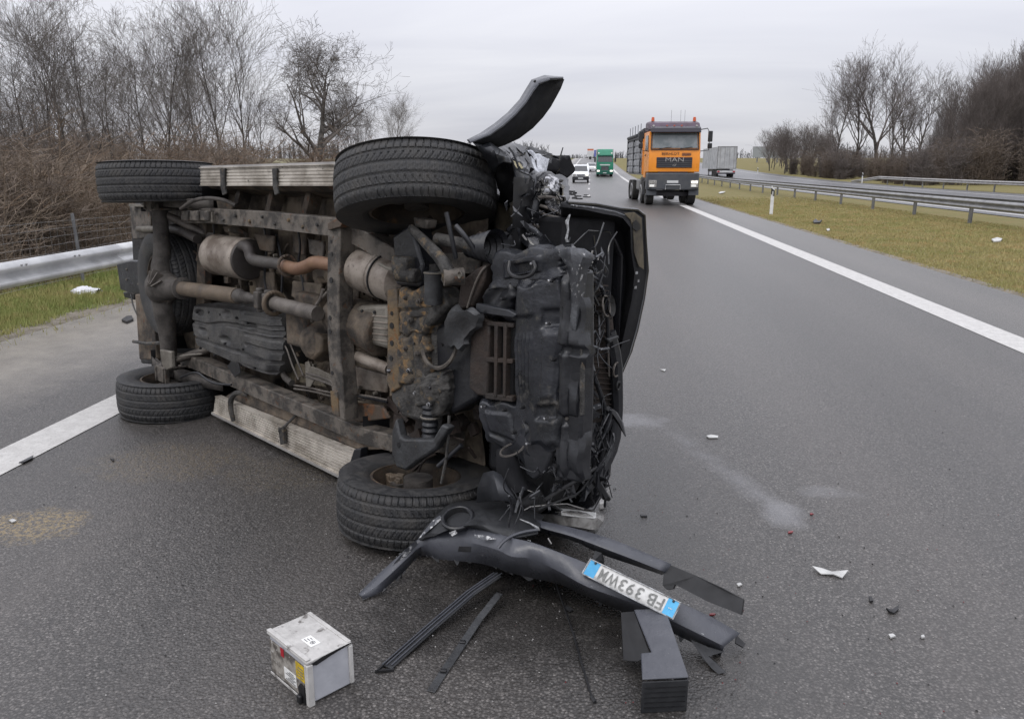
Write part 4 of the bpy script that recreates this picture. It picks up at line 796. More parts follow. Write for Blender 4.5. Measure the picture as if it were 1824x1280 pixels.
for x, y in ((463, 534), (478, 538)): P_('universal_joint', 'axle_grey', lambda b: (b.box(L(x, y, -.03), (.05, .10, .06)), b.tube([Vector(L(x, y, -.03)) - Vector((0, .07, 0)), Vector(L(x, y, -.03)) + Vector((0, .07, 0))], .022, 10)), ds, bev=.008)
P_('bearing_ring', 'shaft_tan', lambda b: b.ring(L(488, 540, -.02), Vector(L(560, 556, -.03)) - Vector(L(488, 540, -.03)), .062, .013, 24, 8), ds)
pipe('driveshaft', 'shaft_grey', [(490, 540, -.02), (566, 559, -.02)], .040, ds, 20, 0)
pipe('anti_roll_bar', 'axle_grey', [(322, 372, -.02), (345, 356, .0), (372, 352, .0), (400, 356, .02), (420, 366, .05)], .012)
pipe('brake_hose', 'black_plastic', [(322, 672, -.03), (350, 660, -.05), (368, 676, -.05), (385, 684, -.03), (412, 685, .0)], .0075, n=8)
pipe('brake_hose', 'alloy_pale', [(300, 640, -.06), (330, 632, -.03), (360, 630, 0)], .005, n=6)
# leaf spring pack, damper and clamp at the lower rail
for x, y, q in ((0, 0, -.60), (0, 0, .60)):
    sp_ = P_('leaf_spring', 'axle_grey', lambda b: [b.grid([[(u, q + e, .0 + .02 * k + .10 * ((u - 2.7) / .6) ** 2) for e in (-.032, .032)] for u in np.linspace(2.12 + .1 * k, 3.25 - .1 * k, 14)]) for k in range(4)], thick=.009)
    P_('spring_clamp', 'frame_brown', lambda b: (b.box((2.72, q, -.055), (.16, .11, .03)), b.tube([(2.66, q - .045, .10), (2.66, q - .045, -.08), (2.66, q + .045, -.08), (2.66, q + .045, .1)], .009, 6), b.tube([(2.78, q - .045, .10), (2.78, q - .045, -.08), (2.78, q + .045, -.08), (2.78, q + .045, .1)], .009, 6)), sp_, bev=.004)
    P_('damper', 'shaft_grey', lambda b: b.tube([(2.80, q * .93, -.03), (2.62, q * .78, .10), (2.35, q * .6, .22)], [.022, .028, .028], 12))
plate('axle_bracket', 'alloy_pale', [(284, 622), (304, 626), (306, 655), (296, 660), (288, 650)], -.10, .03)
# -- spare wheel and wheels -------------------------------------------------
TR_, TW = .372, .245
def tyre(b, N=37):
    na, rows = N * 14, []
    s_in = [-.72, -.80, -.9, -.98, -1.0]; ss = np.linspace(-1, 1, 45)
    prof = [(.212, -.80), (.222, -.92), (.25, -1.0), (.30, -1.07), (.335, -1.06), (.362, -1.02)]
    def tread(a, s):
        r = TR_ - .012 * abs(s) ** 3 - .010 * max(0, abs(s) - .8) / .2
        g_ = 0
        for c in (-.20, .20): g_ = max(g_, 1 if abs(s - c) < .028 else 0)
        for c in (-.62, .62): g_ = max(g_, 1 if abs(s - c) < .03 else 0)
        ph = (a / 6.28318 * N * 2 + (2.6 * abs(s) if abs(s) < .62 else 1.6 + .5 * abs(s)) + (.5 if s > 0 else 0)) % 1
        if abs(s) > .2 and ph < .17: g_ = 1
        if .2 < abs(s) < .62 and .5 < ph < .6: g_ = max(g_, .4)
        if abs(s) < .2 and (a / 6.28318 * N * 4 + s * 2) % 1 < .16: g_ = .5
        return r - .0055 * g_
    for i in range(na + 1):
        a = 6.28318 * i / na; ca, sa = math.cos(a), math.sin(a); q = []
        for r, s in prof: q.append((r, s * TW / 2))
        q += [(tread(a, s), s * TW / 2 * .985) for s in ss]
        q += [(r, -s * TW / 2) for r, s in prof[::-1]]
        rows.append([(r * ca, r * sa, h) for r, h in q])
    b.grid(rows)
tb = MB(); tyre(tb)
TY = bpy.data.meshes.new('tyre'); TY.from_pydata([tuple(v) for v in tb.v], [], tb.f); TY.materials.append(MATS['rubber']); TY.polygons.foreach_set('use_smooth', [True] * len(TY.polygons)); TY.set_sharp_from_angle(angle=.7); TY.update()
mat('rim_brown', (.075, .055, .038), .7, .2, (.035, .028, .022), 9, (.4, .62), (.12, .07, .035), 22, (.6, .7), .4)
rbm = MB(); rbm.lathe([(.222, .105), (.205, .108), (.200, .09), (.185, .07), (.180, -.03), (.172, -.05), (.12, -.065), (.10, -.05), (.07, -.05), (.0, -.05)], (0, 0, 0), (0, 0, 1), 40)
rbm.lathe([(.222, -.105), (.207, -.108), (.19, -.08), (.18, -.07)], (0, 0, 0), (0, 0, 1), 40)
RM = bpy.data.meshes.new('rim'); RM.from_pydata([tuple(v) for v in rbm.v], [], rbm.f); RM.materials.append(MATS['rim_brown']); RM.polygons.foreach_set('use_smooth', [True] * len(RM.polygons)); RM.set_sharp_from_angle(angle=.6); RM.update()
hbm = MB(); hbm.lathe([(0, .08), (.055, .08), (.06, .03), (.085, .02), (.09, -.03), (.0, -.03)], (0, 0, 0), (0, 0, 1), 24)
hbm.box((.08, 0, .02), (.07, .14, .07))
HB = bpy.data.meshes.new('brake'); HB.from_pydata([tuple(v) for v in hbm.v], [], hbm.f); HB.materials.append(MATS['axle_grey']); HB.update()
def carwheel(loc, axis, label, spin=0, hub=True):       # axis = direction of the inner face, world axes for loc
    z = Vector(axis).normalized(); x = z.orthogonal().normalized(); y = z.cross(x)
    M_ = Matrix([[x.x, y.x, z.x, 0], [x.y, y.y, z.y, 0], [x.z, y.z, z.z, 0], [0, 0, 0, 1]]) @ Matrix.Rotation(spin, 4, 'Z')
    o = bpy.data.objects.new('wheel', RM); C.objects.link(o); o.parent = CAR; o.matrix_local = Matrix.Translation(Vector(loc) - Vector(CAR.location)) @ M_; o['label'] = label
    t_ = bpy.data.objects.new('tyre', TY); C.objects.link(t_); t_.parent = o
    if hub: h_ = bpy.data.objects.new('brake_caliper', HB); C.objects.link(h_); h_.parent = o
    return o
cw = lambda u, v, w: CARM @ Vector((u, v, w))
carwheel(cw(.10, .715, .08), (.06, -.30, -.95), 'upper front wheel tilted towards the camera', .1)
fb = cw(0, -.74, -.0); carwheel((fb.x, fb.y, .142), (.03, .10, .99), 'lower front wheel lying flat on the road', 1.6)
carwheel(cw(2.725, .728, 0), Vector((.02, -.05, -1)), 'upper rear wheel', 1.4)
q = cw(2.67, -.74, 0); carwheel((q.x, q.y, .125), (0.02, .03, 1), 'lower rear wheel standing flat on the road', 2.3)
sw = CARM.to_3x3() @ Vector((0.05, 0, -1)); carwheel(cw(2.96, .01, .16), sw, 'spare wheel hung below the rear floor', .7, False)
P_('spare_wheel_carrier', 'axle_grey', lambda b: b.beam((2.94, -.16, .06), (2.94, .3, .06), .05, .03, (0, 0, 1)))
# -- fuel tank guard
def tankf(b):
    rows = []; n, m_ = 90, 70; sst = lambda a, b, x: (lambda q: q * q * (3 - 2 * q))(min(1, max(0, (x - a) / (b - a))))
    A, B2, C2, D2 = L(330, 536, .03), L(492, 552, .03), L(490, 684, .03), L(338, 618, .03)
    for i in range(n + 1):
        r = []
        for j in range(m_ + 1):
            s0, t0 = i / n, j / m_; x_, y_ = 2 * s0 - 1, 2 * t0 - 1; sq = 1 - .13 * x_ * x_ * y_ * y_ * (1.6 if x_ < 0 < y_ else 1); s, t_ = (x_ * sq + 1) / 2, (y_ * sq + 1) / 2; p_ = (Vector(A) * (1 - s) + Vector(B2) * s) * (1 - t_) + (Vector(D2) * (1 - s) + Vector(C2) * s) * t_
            e = min(s0, 1 - s0, t0, 1 - t0); w = .05 * (1 - sst(0, .07, e))
            d = 0
            d += .016 * (1 - sst(.02, .045, abs(t0 - .42 + .1 * sst(.2, .5, s0)))) + .014 * (1 - sst(.02, .04, abs(t0 - .74)))
            d += .012 * sst(.66, .70, s0) * (1 - sst(.12, .2, abs((t0 * 6) % 1 - .5)))
            d += .012 * (1 - sst(.012, .03, abs(s0 - .6)))
            
            for cs_, ct_ in ((.2, .55), (.5, .15), (.46, .60), (.74, .3), (.15, .2)): d += .022 * (1 - sst(.02, .07, math.hypot(s0 - cs_, (t0 - ct_) * .8)))
            r.append((p_.x, p_.y, p_.z + w + d + .002 * math.sin(s0 * 31 + t0 * 9) + .004 * math.sin(s0 * 7 + t0 * 5)))
        rows.append(r)
    b.grid(rows)
    ed = [rows[0], [r[-1] for r in rows], rows[-1][::-1], [r[0] for r in rows][::-1]]
    for e in ed: b.grid([e, [(p_[0], p_[1], .30) for p_ in e]])
tk = P_('fuel_tank_guard', 'skid_grey', tankf, ang=.5)
plate('tank_notch', 'black_deep', [(404, 652), (412, 643), (424, 648), (428, 664), (418, 672)], -.0, .01, tk, .002)
for x, y in ((350, 556), (372, 556), (392, 560), (420, 566), (440, 575), (346, 596), (372, 602), (400, 612), (432, 622), (356, 620), (382, 632), (430, 650), (452, 655)): P_('bolt', 'black_deep', lambda b: b.lathe([(0, -.006), (.007, -.005), (.009, .01)], L(x, y, .03), (0, 0, 1), 8), tk)
for k in range(0): P_('scrape', 'alloy_pale', lambda b: b.box(L(424 + (k % 3) * 8, 574 + k * 8.4, .026), (.035 * g.random() + .01, .006, .003)), tk)
# -- gearbox, transfer case and lines between the rails
P_('transfer_case', 'under_brown', lambda b: (b.lathe([(0, -.03), (.08, -.02), (.12, .05), (.12, .16), (.06, .2)], L(556, 610, .06), (.3, 0, 1), 20), b.box(L(548, 585, .12), (.22, .20, .16))), bev=.02)
P_('gearbox', 'under_brown', lambda b: (b.tube([L(600, 560, .14), L(690, 590, .14)], [.11, .14], 16), b.box(L(560, 540, .16), (.25, .12, .12))), bev=.02)
plate('gearbox_mount', 'shaft_tan', [(535, 600), (556, 588), (572, 600), (572, 628), (556, 642), (542, 636)], .05, .10, bev=.015)
plate('bracket', 'alloy_pale', [(543, 645), (549, 643), (552, 652), (566, 656), (590, 668), (592, 684), (560, 676), (552, 690), (545, 688)], .06, .008, bev=.002)
for a_ in ([(500, 602, .1), (514, 604, .08), (526, 634, .08), (540, 668, .09)], [(498, 608, .1), (510, 616, .09), (520, 650, .09), (532, 676, .1)], [(524, 686, .09), (552, 690, .07), (590, 700, .06), (640, 702, .08), (690, 712, .1)], [(524, 692, .09), (560, 697, .07), (600, 708, .08), (650, 712, .1)], [(545, 664, .06), (575, 672, .05), (600, 684, .06)], [(545, 670, .06), (575, 679, .05), (600, 690, .06)]):
    pipe('fuel_line', 'shaft_grey', a_, .0055, n=6)
for a_ in ([(576, 515, .04), (572, 532, .04), (560, 548, .03), (556, 572, .05)], [(570, 535, .05), (584, 520, .04)]): pipe('shift_linkage', 'shaft_grey', a_, .010, n=8)
pipe('support_arm', 'axle_grey', [(507, 560, .14), (500, 620, .13), (502, 668, .12), (520, 682, .11)], [.014, .016, .018, .02])
pipe('support_arm', 'under_brown', [(470, 420, .2), (480, 460, .19), (488, 500, .2), (500, 560, .2)], .016)
pipe('wire_loom', 'black_plastic', [(492, 418, .2), (500, 450, .18), (504, 500, .18), (498, 560, .17)], .008, n=6)
plate('heat_plate', 'under_brown', [(452, 416), (488, 420), (486, 450), (462, 446)], .16, .02)
plate('heat_plate', 'frame_brown', [(548, 425), (576, 430), (574, 462), (550, 452)], .16, .02)
plate('heat_plate', 'under_brown', [(452, 480), (486, 486), (488, 520), (458, 516)], .18, .02)
for q, w_, m_ in (([(520, 500), (572, 506), (568, 545), (540, 540), (518, 528)], .16, 'floor_brown'), ([(520, 410), (545, 414), (542, 455), (522, 450)], .20, 'under_brown'), ([(395, 402), (425, 405), (440, 418), (400, 414)], .2, 'under_brown'), ([(610, 420), (680, 445), (690, 470), (640, 460), (612, 450)], .17, 'under_brown'),
    ([(612, 500), (640, 505), (636, 540), (612, 545)], .2, 'floor_brown'), ([(610, 645), (690, 668), (688, 700), (612, 690)], .16, 'exhaust_tan'), ([(498, 640), (545, 650), (580, 690), (520, 680)], .18, 'bare_bulkhead'), ([(500, 520), (530, 560), (535, 600), (505, 590)], .2, 'floor_brown'), ([(612, 715), (680, 722), (694, 745), (640, 752), (610, 742)], .10, 'frame_rusty')):
    plate('floor_plate', m_, q, w_, .02, bev=.008)
for a_ in ([(380, 400, .19), (384, 440, .2), (372, 470, .2)], [(610, 700, .12), (640, 706, .11), (690, 716, .12)], [(470, 400, .17), (476, 440, .17), (470, 500, .18), (478, 530, .17)], [(530, 405, .16), (536, 440, .17), (530, 470, .17), (545, 520, .16), (530, 560, .16)]):
    pipe('brake_pipe', 'black_plastic', a_, .007, n=6)
for x, y in ((490, 600), (527, 545), (520, 570), (560, 650), (584, 640), (490, 455), (410, 410), (618, 520), (640, 690), (668, 700)):
    P_('bolt', 'alloy_pale', lambda b: b.lathe([(0, -.012), (.009, -.01), (.012, .01)], L(x, y, .14), (0, 0, 1), 7))
# -- running boards (upper near the sky, lower on the road)
def board(rows_px, ribs, lbl):
    A, Bq, Cq, Dq = [Vector(p_) for p_ in rows_px]     # inner-rear, inner-front, outer-front, outer-rear
    nrm = Vector((0, 0, 1))
    def fn(b):
        rows = []
        n = 240
        for j in range(n + 1):
            t_ = j / n; k = .006 * (1 if (t_ * ribs) % 1 < .3 else 0); k += .012 * (1 if t_ < .03 or t_ > .96 else 0) * -1
            rows.append([(A * (1 - t_) + Dq * t_) + nrm * k, (Bq * (1 - t_) + Cq * t_) + nrm * k])
        b.grid(rows)
        back = [[r[0] + nrm * .045, r[1] + nrm * .045] for r in (rows[0], rows[-1])]; b.grid(back); b.grid([rows[0], back[0]]); b.grid([rows[-1], back[1]])
    return P_('running_board', 'board_alu', fn, ang=.3, label=lbl)
bu = board([L(357, 331, .0), L(600, 331, .0), L(600, 292, .0), L(357, 299, .0)], 6, 'upper running board of ribbed aluminium')
P_('edge_lip', 'galv_bright', lambda b: b.beam(Vector(L(357, 297.5, .0)) + Vector((0, 0, .01)), Vector(L(602, 290, .0)) + Vector((0, 0, .01)), .012, .02, (0, 0, 1)), bu)
bl_ = board([L(384, 705, .03), L(634, 806, .03), L(612, 848, .03), L(380, 734, .03)], 9, 'lower running board of ribbed aluminium touching the road')
P_('edge_lip', 'galv_bright', lambda b: b.beam(Vector(L(380, 735, .03)), Vector(L(612, 850, .03)), .014, .03, (0, 0, 1)), bl_)
plate('end_cap', 'black_plastic', [(630, 800), (642, 798), (640, 832), (620, 852), (614, 846), (622, 825)], .02, .05, bl_, .006)
for x in (395, 488): plate('board_bracket', 'cross_grey', [(x - 4, 300), (x + 5, 300), (x + 4, 318), (x + 7, 345), (x + 1, 348), (x - 3, 330), (x - 3, 318)], -.015, .012, bu, .003)
P_('board_bracket', 'cross_grey', lambda b: b.tube([L(416, 750, .0), L(410, 725, .0), L(412, 706, .0), L(424, 697, .02), L(440, 704, .06)], [.014, .018, .018, .016, .014], 8, sm=2), bl_)
plate('board_bracket', 'cross_grey', [(495, 762), (504, 760), (506, 790), (499, 792)], .0, .02, bl_, .003)
P_('board_bracket', 'cross_grey', lambda b: b.tube([L(497, 768, .0), L(510, 756, .02), L(528, 738, .06)], .008, 6), bl_)
plate('sill_panel', 'under_brown', [(430, 690), (600, 752), (660, 772), (690, 800), (640, 802), (560, 770), (400, 706)], .07, .04)
P_('side_step_plate', 'under_brown', lambda b: b.prism([(.5, .74, .05), (.5, .70, .12), (2.2, .70, .12), (2.2, .74, .05)], (0, .01, .01)))  # thin brown strip inboard of the upper running board
# -- front crossmember and suspension
fc = plate('front_crossmember', 'cross_grey', [(698, 512), (745, 520), (782, 512), (798, 545), (770, 575), (752, 590), (750, 640), (758, 665), (792, 660), (794, 720), (782, 740), (748, 752), (716, 742), (696, 715), (690, 640), (690, 560)], -.02, .12, bev=.018)
ry = plate('rusty_flange', 'rust_yellow', [(689, 516), (706, 514), (710, 600), (712, 690), (696, 700), (688, 680), (690, 600)], -.035, .06, fc, .006)
for x, y, r in ((698, 558, .010), (698, 580, .015), (697, 638, .012), (698, 611, .013)): P_('hole', 'black_deep', lambda b: b.lathe([(0, -.002), (r, -.002), (r, .004)], L(x, y, -.036), (0, 0, 1), 14), ry)
P_('bolt', 'chrome_bits', lambda b: b.lathe([(0, -.012), (.008, -.01), (.012, 0)], L(693, 660, -.036), (0, 0, 1), 10), ry)


for x, y in ((724, 558), (738, 562), (731, 590), (738, 612), (724, 642), (735, 664), (738, 700)): P_('bolt', 'black_deep', lambda b: b.lathe([(0, -.006), (.005, -.005), (.006, .01)], L(x, y, -.026), (0, 0, 1), 8), fc)
plate('oil_pan', 'black_plastic', [(752, 590), (790, 575), (850, 545), (850, 712), (800, 740), (795, 662), (756, 664)], .03, .14, bev=.02)
pipe('steering_rack', 'cross_grey', [(775, 470, .05), (778, 560, .05), (780, 650, .05), (776, 790, .05)], .030, n=14, sm=0)
# lower control arm: grey triangular pressing over the lower wheel
la = plate('control_arm', 'arm_grey', [(704, 745), (712, 778), (720, 782), (770, 783), (786, 755), (798, 762), (775, 800), (742, 822), (722, 838), (705, 832), (697, 808), (697, 770)], -.10, .05, bev=.01, label='grey triangular lower control arm')
P_('hole', 'black_deep', lambda b: b.lathe([(0, -.002), (.012, -.002), (.012, .004)], L(710, 792, -.101), (0, 0, 1), 14), la)
P_('bellow', 'black_plastic', lambda b: b.lathe([(.04 - .006 * (k % 2), .014 * k) for k in range(12)], L(766, 776, -.0), Vector(L(766, 738, -.0)) - Vector(L(766, 776, -.0)), 20), la)
P_('bump_stop', 'alloy_pale', lambda b: b.ring(L(766, 742, .0), (0, 1, 0), .042, .005, 18, 6), la)
# upper control arm + shock parts
plate('upper_bracket', 'black_plastic', [(698, 420), (730, 398), (752, 470), (748, 512), (704, 508)], -.02, .12, bev=.015)
ua = P_('control_arm', 'cross_grey', lambda b: b.tube([L(732, 405, -.09), L(758, 432, -.10), L(785, 460, -.11), L(800, 485, -.11), L(800, 498, -.10)], [.016, .024, .026, .03, .034], 10, sm=1), label='forged steel upper control arm below the tilted wheel')
P_('bush', 'frame_brown', lambda b: b.tube([L(790, 494, -.13), L(826, 492, -.06)], .036, 16), ua)
P_('bolt', 'alloy_pale', lambda b: b.lathe([(0, -.01), (.012, -.008), (.014, 0)], L(818, 490, -.12), (.2, 0, -1), 10), ua)
P_('damper', 'arm_grey', lambda b: b.tube([L(772, 486, -.06), L(772, 540, -.05)], .040, 20))
P_('damper_ring', 'alloy_pale', lambda b: b.ring(L(772, 486, -.06), (0, 1, .0), .040, .004, 20, 6))
P_('bush', 'cross_grey', lambda b: (b.tube([L(708, 488, -.05), L(744, 492, -.04)], .034, 14), b.box(L(722, 472, -.03), (.11, .08, .08))), bev=.01)
plate('knuckle', 'frame_brown', [(735, 386), (762, 392), (758, 408), (738, 404)], -.06, .06)
pipe('tie_rod', 'black_plastic', [(795, 378, -.1), (803, 415, -.09), (812, 460, -.06)], .010)
pipe('tie_rod', 'black_plastic', [(812, 402, -.08), (828, 420, -.07), (848, 450, -.03)], .011)
pipe('drive_axle', 'cross_grey', [(778, 425, -.03), (812, 432, -.02), (850, 440, .0)], .026)
P_('boot', 'black_plastic', lambda b: b.lathe([(.075 - .013 * (k % 2) - .003 * k, .016 * k) for k in range(12)], L(885, 440, .02), Vector(L(845, 440, .02)) - Vector(L(885, 440, .02)), 24))
plate('suspension_tower', 'brown_dark', [(820, 500), (848, 478), (866, 470), (862, 500), (842, 545), (812, 556)], -.02, .1, bev=.01)
pipe('tower_rim', 'shaft_grey', [(832, 548, -.03), (844, 510, -.03), (856, 484, -.03), (866, 474, -.02)], .005, n=6)
for a_ in ([(740, 545, -.03), (730, 640, -.02), (735, 740, -.01)],): pass
pipe('brake_pipe', 'cross_grey', [(800, 740, -.06), (798, 800, -.07), (786, 860, -.08)], .007, n=6)
pipe('tie_rod', 'black_plastic', [(822, 792, -.04), (800, 812, -.06), (780, 830, -.08)], .010)
P_('brake_hub', 'shaft_tan', lambda b: [b.box(Vector(L(700 + g.uniform(-22, 18), 866 + g.uniform(-14, 12), -.02)) , (g.uniform(.02, .06), .05 * g.random() + .02, g.uniform(.02, .06)), Matrix.Rotation(g.random() * 3, 3, 'Y')) for _ in range(22)], bev=.006)
P_('brake_disc', 'axle_grey', lambda b: b.tube([L(745, 850, .0), L(745, 872, .0)], .07, 24))
# clutter of small fittings between the rails
def clutter(b):
    q = random.Random(99)
    for _ in range(150):
        x, y = q.uniform(310, 690), q.uniform(405, 720)
        if y > 640 and x < 500: continue
        c = L(x, y, q.uniform(.17, .27)); k = q.random()
        if k < .45: b.box(c, (q.uniform(.01, .08), q.uniform(.01, .06), q.uniform(.01, .05)), Matrix.Rotation(q.random() * 3, 3, 'Z'))
        elif k < .7: b.lathe([(0, -.012), (.012, -.01), (.015, .01)], c, (0, 0, 1), 7)
        else:
            d_ = Vector((q.uniform(-.2, .2), q.uniform(-.12, .12), q.uniform(-.03, .03))); b.tube([c, Vector(c) + d_ * .5 + Vector((0, .02, 0)), Vector(c) + d_], q.uniform(.004, .009), 5, sm=1)
P_('fittings', 'under_brown', clutter)['kind'] = 'stuff'
def clutter2(b):
    q = random.Random(98)
    for _ in range(110):
        x, y = q.uniform(700, 860), q.uniform(420, 830); c = L(x, y, q.uniform(.08, .2)); k = q.random()
        if k < .5: b.box(c, (q.uniform(.02, .12), q.uniform(.02, .12), q.uniform(.02, .1)), Matrix.Rotation(q.random() * 3, 3, 'Z'))
        else:
            d_ = Vector((q.uniform(-.16, .16), q.uniform(-.16, .16), q.uniform(-.05, .05))); b.tube([c, Vector(c) + d_ * .5 + Vector((0, .03, -.02)), Vector(c) + d_], q.uniform(.005, .014), 6, sm=1)
P_('engine_fittings', 'brown_dark', clutter2)['kind'] = 'stuff'
# engine block behind everything (closes the view)
P_('engine_block', 'black_plastic', lambda b: (b.box((.0, .05, .36), (.75, .62, .36)), b.box((-.42, .0, .38), (.25, 1.1, .4)), b.box((.1, .36, .42), (.5, .3, .3))), bev=.03)
P_('bulkhead', 'floor_brown', lambda b: b.box((.40, 0, .45), (.06, 1.42, .55)), bev=.01)
# -- front under tray
from mathutils import noise as _nz
def fgrid(name, m, rows, par=None, thick=.006, label=None, ang=.6, k=5, amp=.016):
    def fn(b):
        P = [[Vector(F(*p_)) for p_ in r] for r in rows]; out_ = []
        for i in range((len(P) - 1) * k + 1):
            a, fa = min(i // k, len(P) - 2), i / k; fa -= a; r = []
            for j in range((len(P[0]) - 1) * k + 1):
                c_, fc_ = min(j // k, len(P[0]) - 2), j / k; fc_ -= c_
                q = (P[a][c_] * (1 - fa) + P[a + 1][c_] * fa) * (1 - fc_) + (P[a][c_ + 1] * (1 - fa) + P[a + 1][c_ + 1] * fa) * fc_
                n_ = _nz.noise_vector(q * 11) * amp + _nz.noise_vector(q * 30) * amp * .4
                r.append(q + n_)
            out_.append(r)
        b.grid(out_)
    return P_(name, m, fn, par, thick=thick, ang=ang, label=label)
def sst(a, b, x): q = min(1, max(0, (x - a) / (b - a))); return q * q * (3 - 2 * q)
def relief(name, m, quad, n, k, hf, parent=None, label=None, amp=.004, skirt=.06, ang=.9):   # quad TL TR BR BL (px, py, w); hf(s, t) raises towards the viewer
    A, B2, C2, D2 = [Vector(L(*q)) for q in quad]
    def fn(b):
        rows = []
        for i in range(n + 1):
            r = []
            for j in range(k + 1):
                s, t = j / k, i / n; wob = .012 * math.sin(t * 11 + 1) + .006 * math.sin(t * 29)
                q = (A * (1 - s) + B2 * s) * (1 - t) + (D2 * (1 - s) + C2 * s) * t; e = min(s, 1 - s, t, 1 - t)
                q = q + Vector((wob * (1 if s > .5 else -.6) * (abs(s - .5) * 2) ** 3, .010 * math.sin(s * 13) * (abs(t - .5) * 2) ** 3, -hf(s, t) + .022 * (1 - sst(0, .06, e))))
                q += _nz.noise_vector(q * 9) * amp + _nz.noise_vector(q * 26) * amp * .5; r.append(q)
            rows.append(r)
        b.grid(rows)
        for e in (rows[0], [r[-1] for r in rows], rows[-1][::-1], [r[0] for r in rows][::-1]): b.grid([e, [Vector(p_) + Vector((0, 0, skirt)) for p_ in e]])
    return P_(name, m, fn, parent, ang=ang, label=label)
def box_(s, t, s0, s1, t0, t1, f=.03): return sst(s0 - f, s0 + f, s) * (1 - sst(s1 - f, s1 + f, s)) * sst(t0 - f * .5, t0 + f * .5, t) * (1 - sst(t1 - f * .5, t1 + f * .5, t))
def hf_tray(s, t):
    h = .014 * box_(s, t, .12, .50, .05, .22) - .020 * box_(s, t, .62, .92, .20, .30) + .010 * box_(s, t, .66, .90, .33, .70) - .018 * box_(s, t, .55, .93, .74, .82)
    for c in (.10, .19, .28, .37, .46): h += .007 * (1 - sst(.012, .035, abs(s - c - .03 * math.sin(t * 9)))) * sst(.30, .36, t) * (1 - sst(.62, .74, t))
    h += .012 * math.sin(t * 5.2 + s * 2) * s + .010 * math.sin(s * 6 - t * 3); h -= .016 * (1 - sst(.02, .08, math.hypot(s - .32, (t - .86) * 2))) ; return h
tr = relief('under_tray', 'tray_blue', [(914, 494, -.03), (1003, 482, -.03), (990, 800, -.03), (908, 806, -.03)], 110, 44, hf_tray, label='dented black plastic under tray', amp=.002)
relief('under_tray_corner', 'tray_blue', [(848, 714, -.025), (925, 716, -.025), (958, 846, -.02), (862, 790, -.015)], 40, 36, lambda s, t: .012 * box_(s, t, .2, .7, .2, .6) + .006 * math.sin(s * 5 + t * 4) - .02 * sst(.6, 1, t) * s + .010 * box_(s, t, .15, .45, .7, .85), tr, amp=.002)
plate('under_tray_tail', 'black_plastic', [(925, 790), (990, 785), (972, 840), (950, 856), (936, 845)], -.02, .03, tr, .01)
relief('under_tray_upper', 'tray_blue', [(873, 450, -.02), (1002, 434, -.02), (1004, 492, -.025), (866, 524, -.02)], 40, 60, lambda s, t: .016 * box_(s, t, .25, .72, .25, .7) - .02 * box_(s, t, .38, .6, .38, .62) + .006 * math.sin(s * 9 + 1) * t + .004 * math.sin(t * 7), tr, amp=.003)
relief('tray_flank', 'black_plastic', [(868, 515, -.01), (916, 500, -.02), (914, 576, -.02), (848, 556, .0)], 24, 24, lambda s, t: .010 * math.sin(s * 7 + t * 5), tr, amp=.008)
plate('tray_ledge', 'fender_paint', [(848, 540), (905, 552), (920, 560), (914, 566), (846, 556)], -.05, .03, tr, .004)
relief('torn_flap', 'arm_grey', [(802, 546, -.07), (858, 556, -.09), (818, 624, -.07), (782, 618, -.05)], 16, 16, lambda s, t: .012 * math.sin(s * 4 + t * 3), tr, amp=.004, skirt=.004)
for x, y in ((976, 576), (972, 745), (930, 725), (898, 730), (860, 724), (948, 470), (980, 500), (895, 532), (985, 640), (940, 790), (915, 770)): P_('bolt', 'chrome_bits' if x % 4 == 0 else 'black_deep', lambda b: b.lathe([(0, -.012), (.006, -.010), (.009, .01)], L(x, y, -.045), (0, 0, 1), 8), tr)
relief('crossmember_face', 'rust_mottled', [(706, 514, -.03), (782, 512, -.03), (750, 596, -.03), (708, 600, -.03)], 26, 26, lambda s, t: .006 * math.sin(s * 5) - .012 * (1 - sst(.02, .05, abs(t - .45))) - .010 * box_(s, t, .5, .85, .6, .9), fc, amp=.004)
relief('crossmember_face', 'rust_mottled', [(707, 598, -.03), (752, 594, -.03), (760, 672, -.03), (712, 690, -.03)], 26, 22, lambda s, t: .012 * math.sin(s * 4 + 1) - .012 * (1 - sst(.02, .06, abs(s - .55))), fc, amp=.004)
relief('crossmember_face', 'cross_grey', [(712, 688, -.03), (794, 664, -.03), (780, 740, -.02), (722, 742, -.02)], 26, 26, lambda s, t: .018 * box_(s, t, .4, .85, .15, .7) - .012 * (1 - sst(.02, .06, abs(s - .35))), fc, amp=.004)
for x, y in ((722, 530), (746, 536), (730, 570), (722, 620), (742, 630), (728, 660), (740, 700), (768, 690), (764, 720)): P_('bolt', 'axle_grey' if x % 4 else 'chrome_bits', lambda b: b.lathe([(0, -.014), (.007, -.012), (.008, -.004), (.012, -.003), (.013, .01)], L(x, y, -.04), (0, 0, 1), 8), fc)
P_('hole_rim', 'frame_brown', lambda b: b.ring(L(782, 612, -.02), (0, 0, 1), .125, .010, 26, 6, 1.6, 5.2, .8), fc)
lg = plate('grille_plate', 'brown_dark', [(850, 560), (872, 572), (868, 706), (850, 704), (835, 690), (838, 580)], -.028, .04, bev=.008)
for q in ([(866, 572), (914, 576), (914, 584), (866, 580)], [(866, 636), (912, 640), (912, 648), (866, 645)], [(864, 700), (912, 706), (912, 716), (864, 710)]): plate('grille_bar', 'brown_dark', q, -.032, .035, lg, .004)
for x in (880, 896): plate('grille_bar', 'brown_dark', [(x, 576), (x + 6, 577), (x + 4, 708), (x - 1, 707)], -.036, .03, lg, .003)
plate('grille_void', 'black_deep', [(860, 575), (915, 578), (915, 712), (860, 708)], .05, .01, lg)
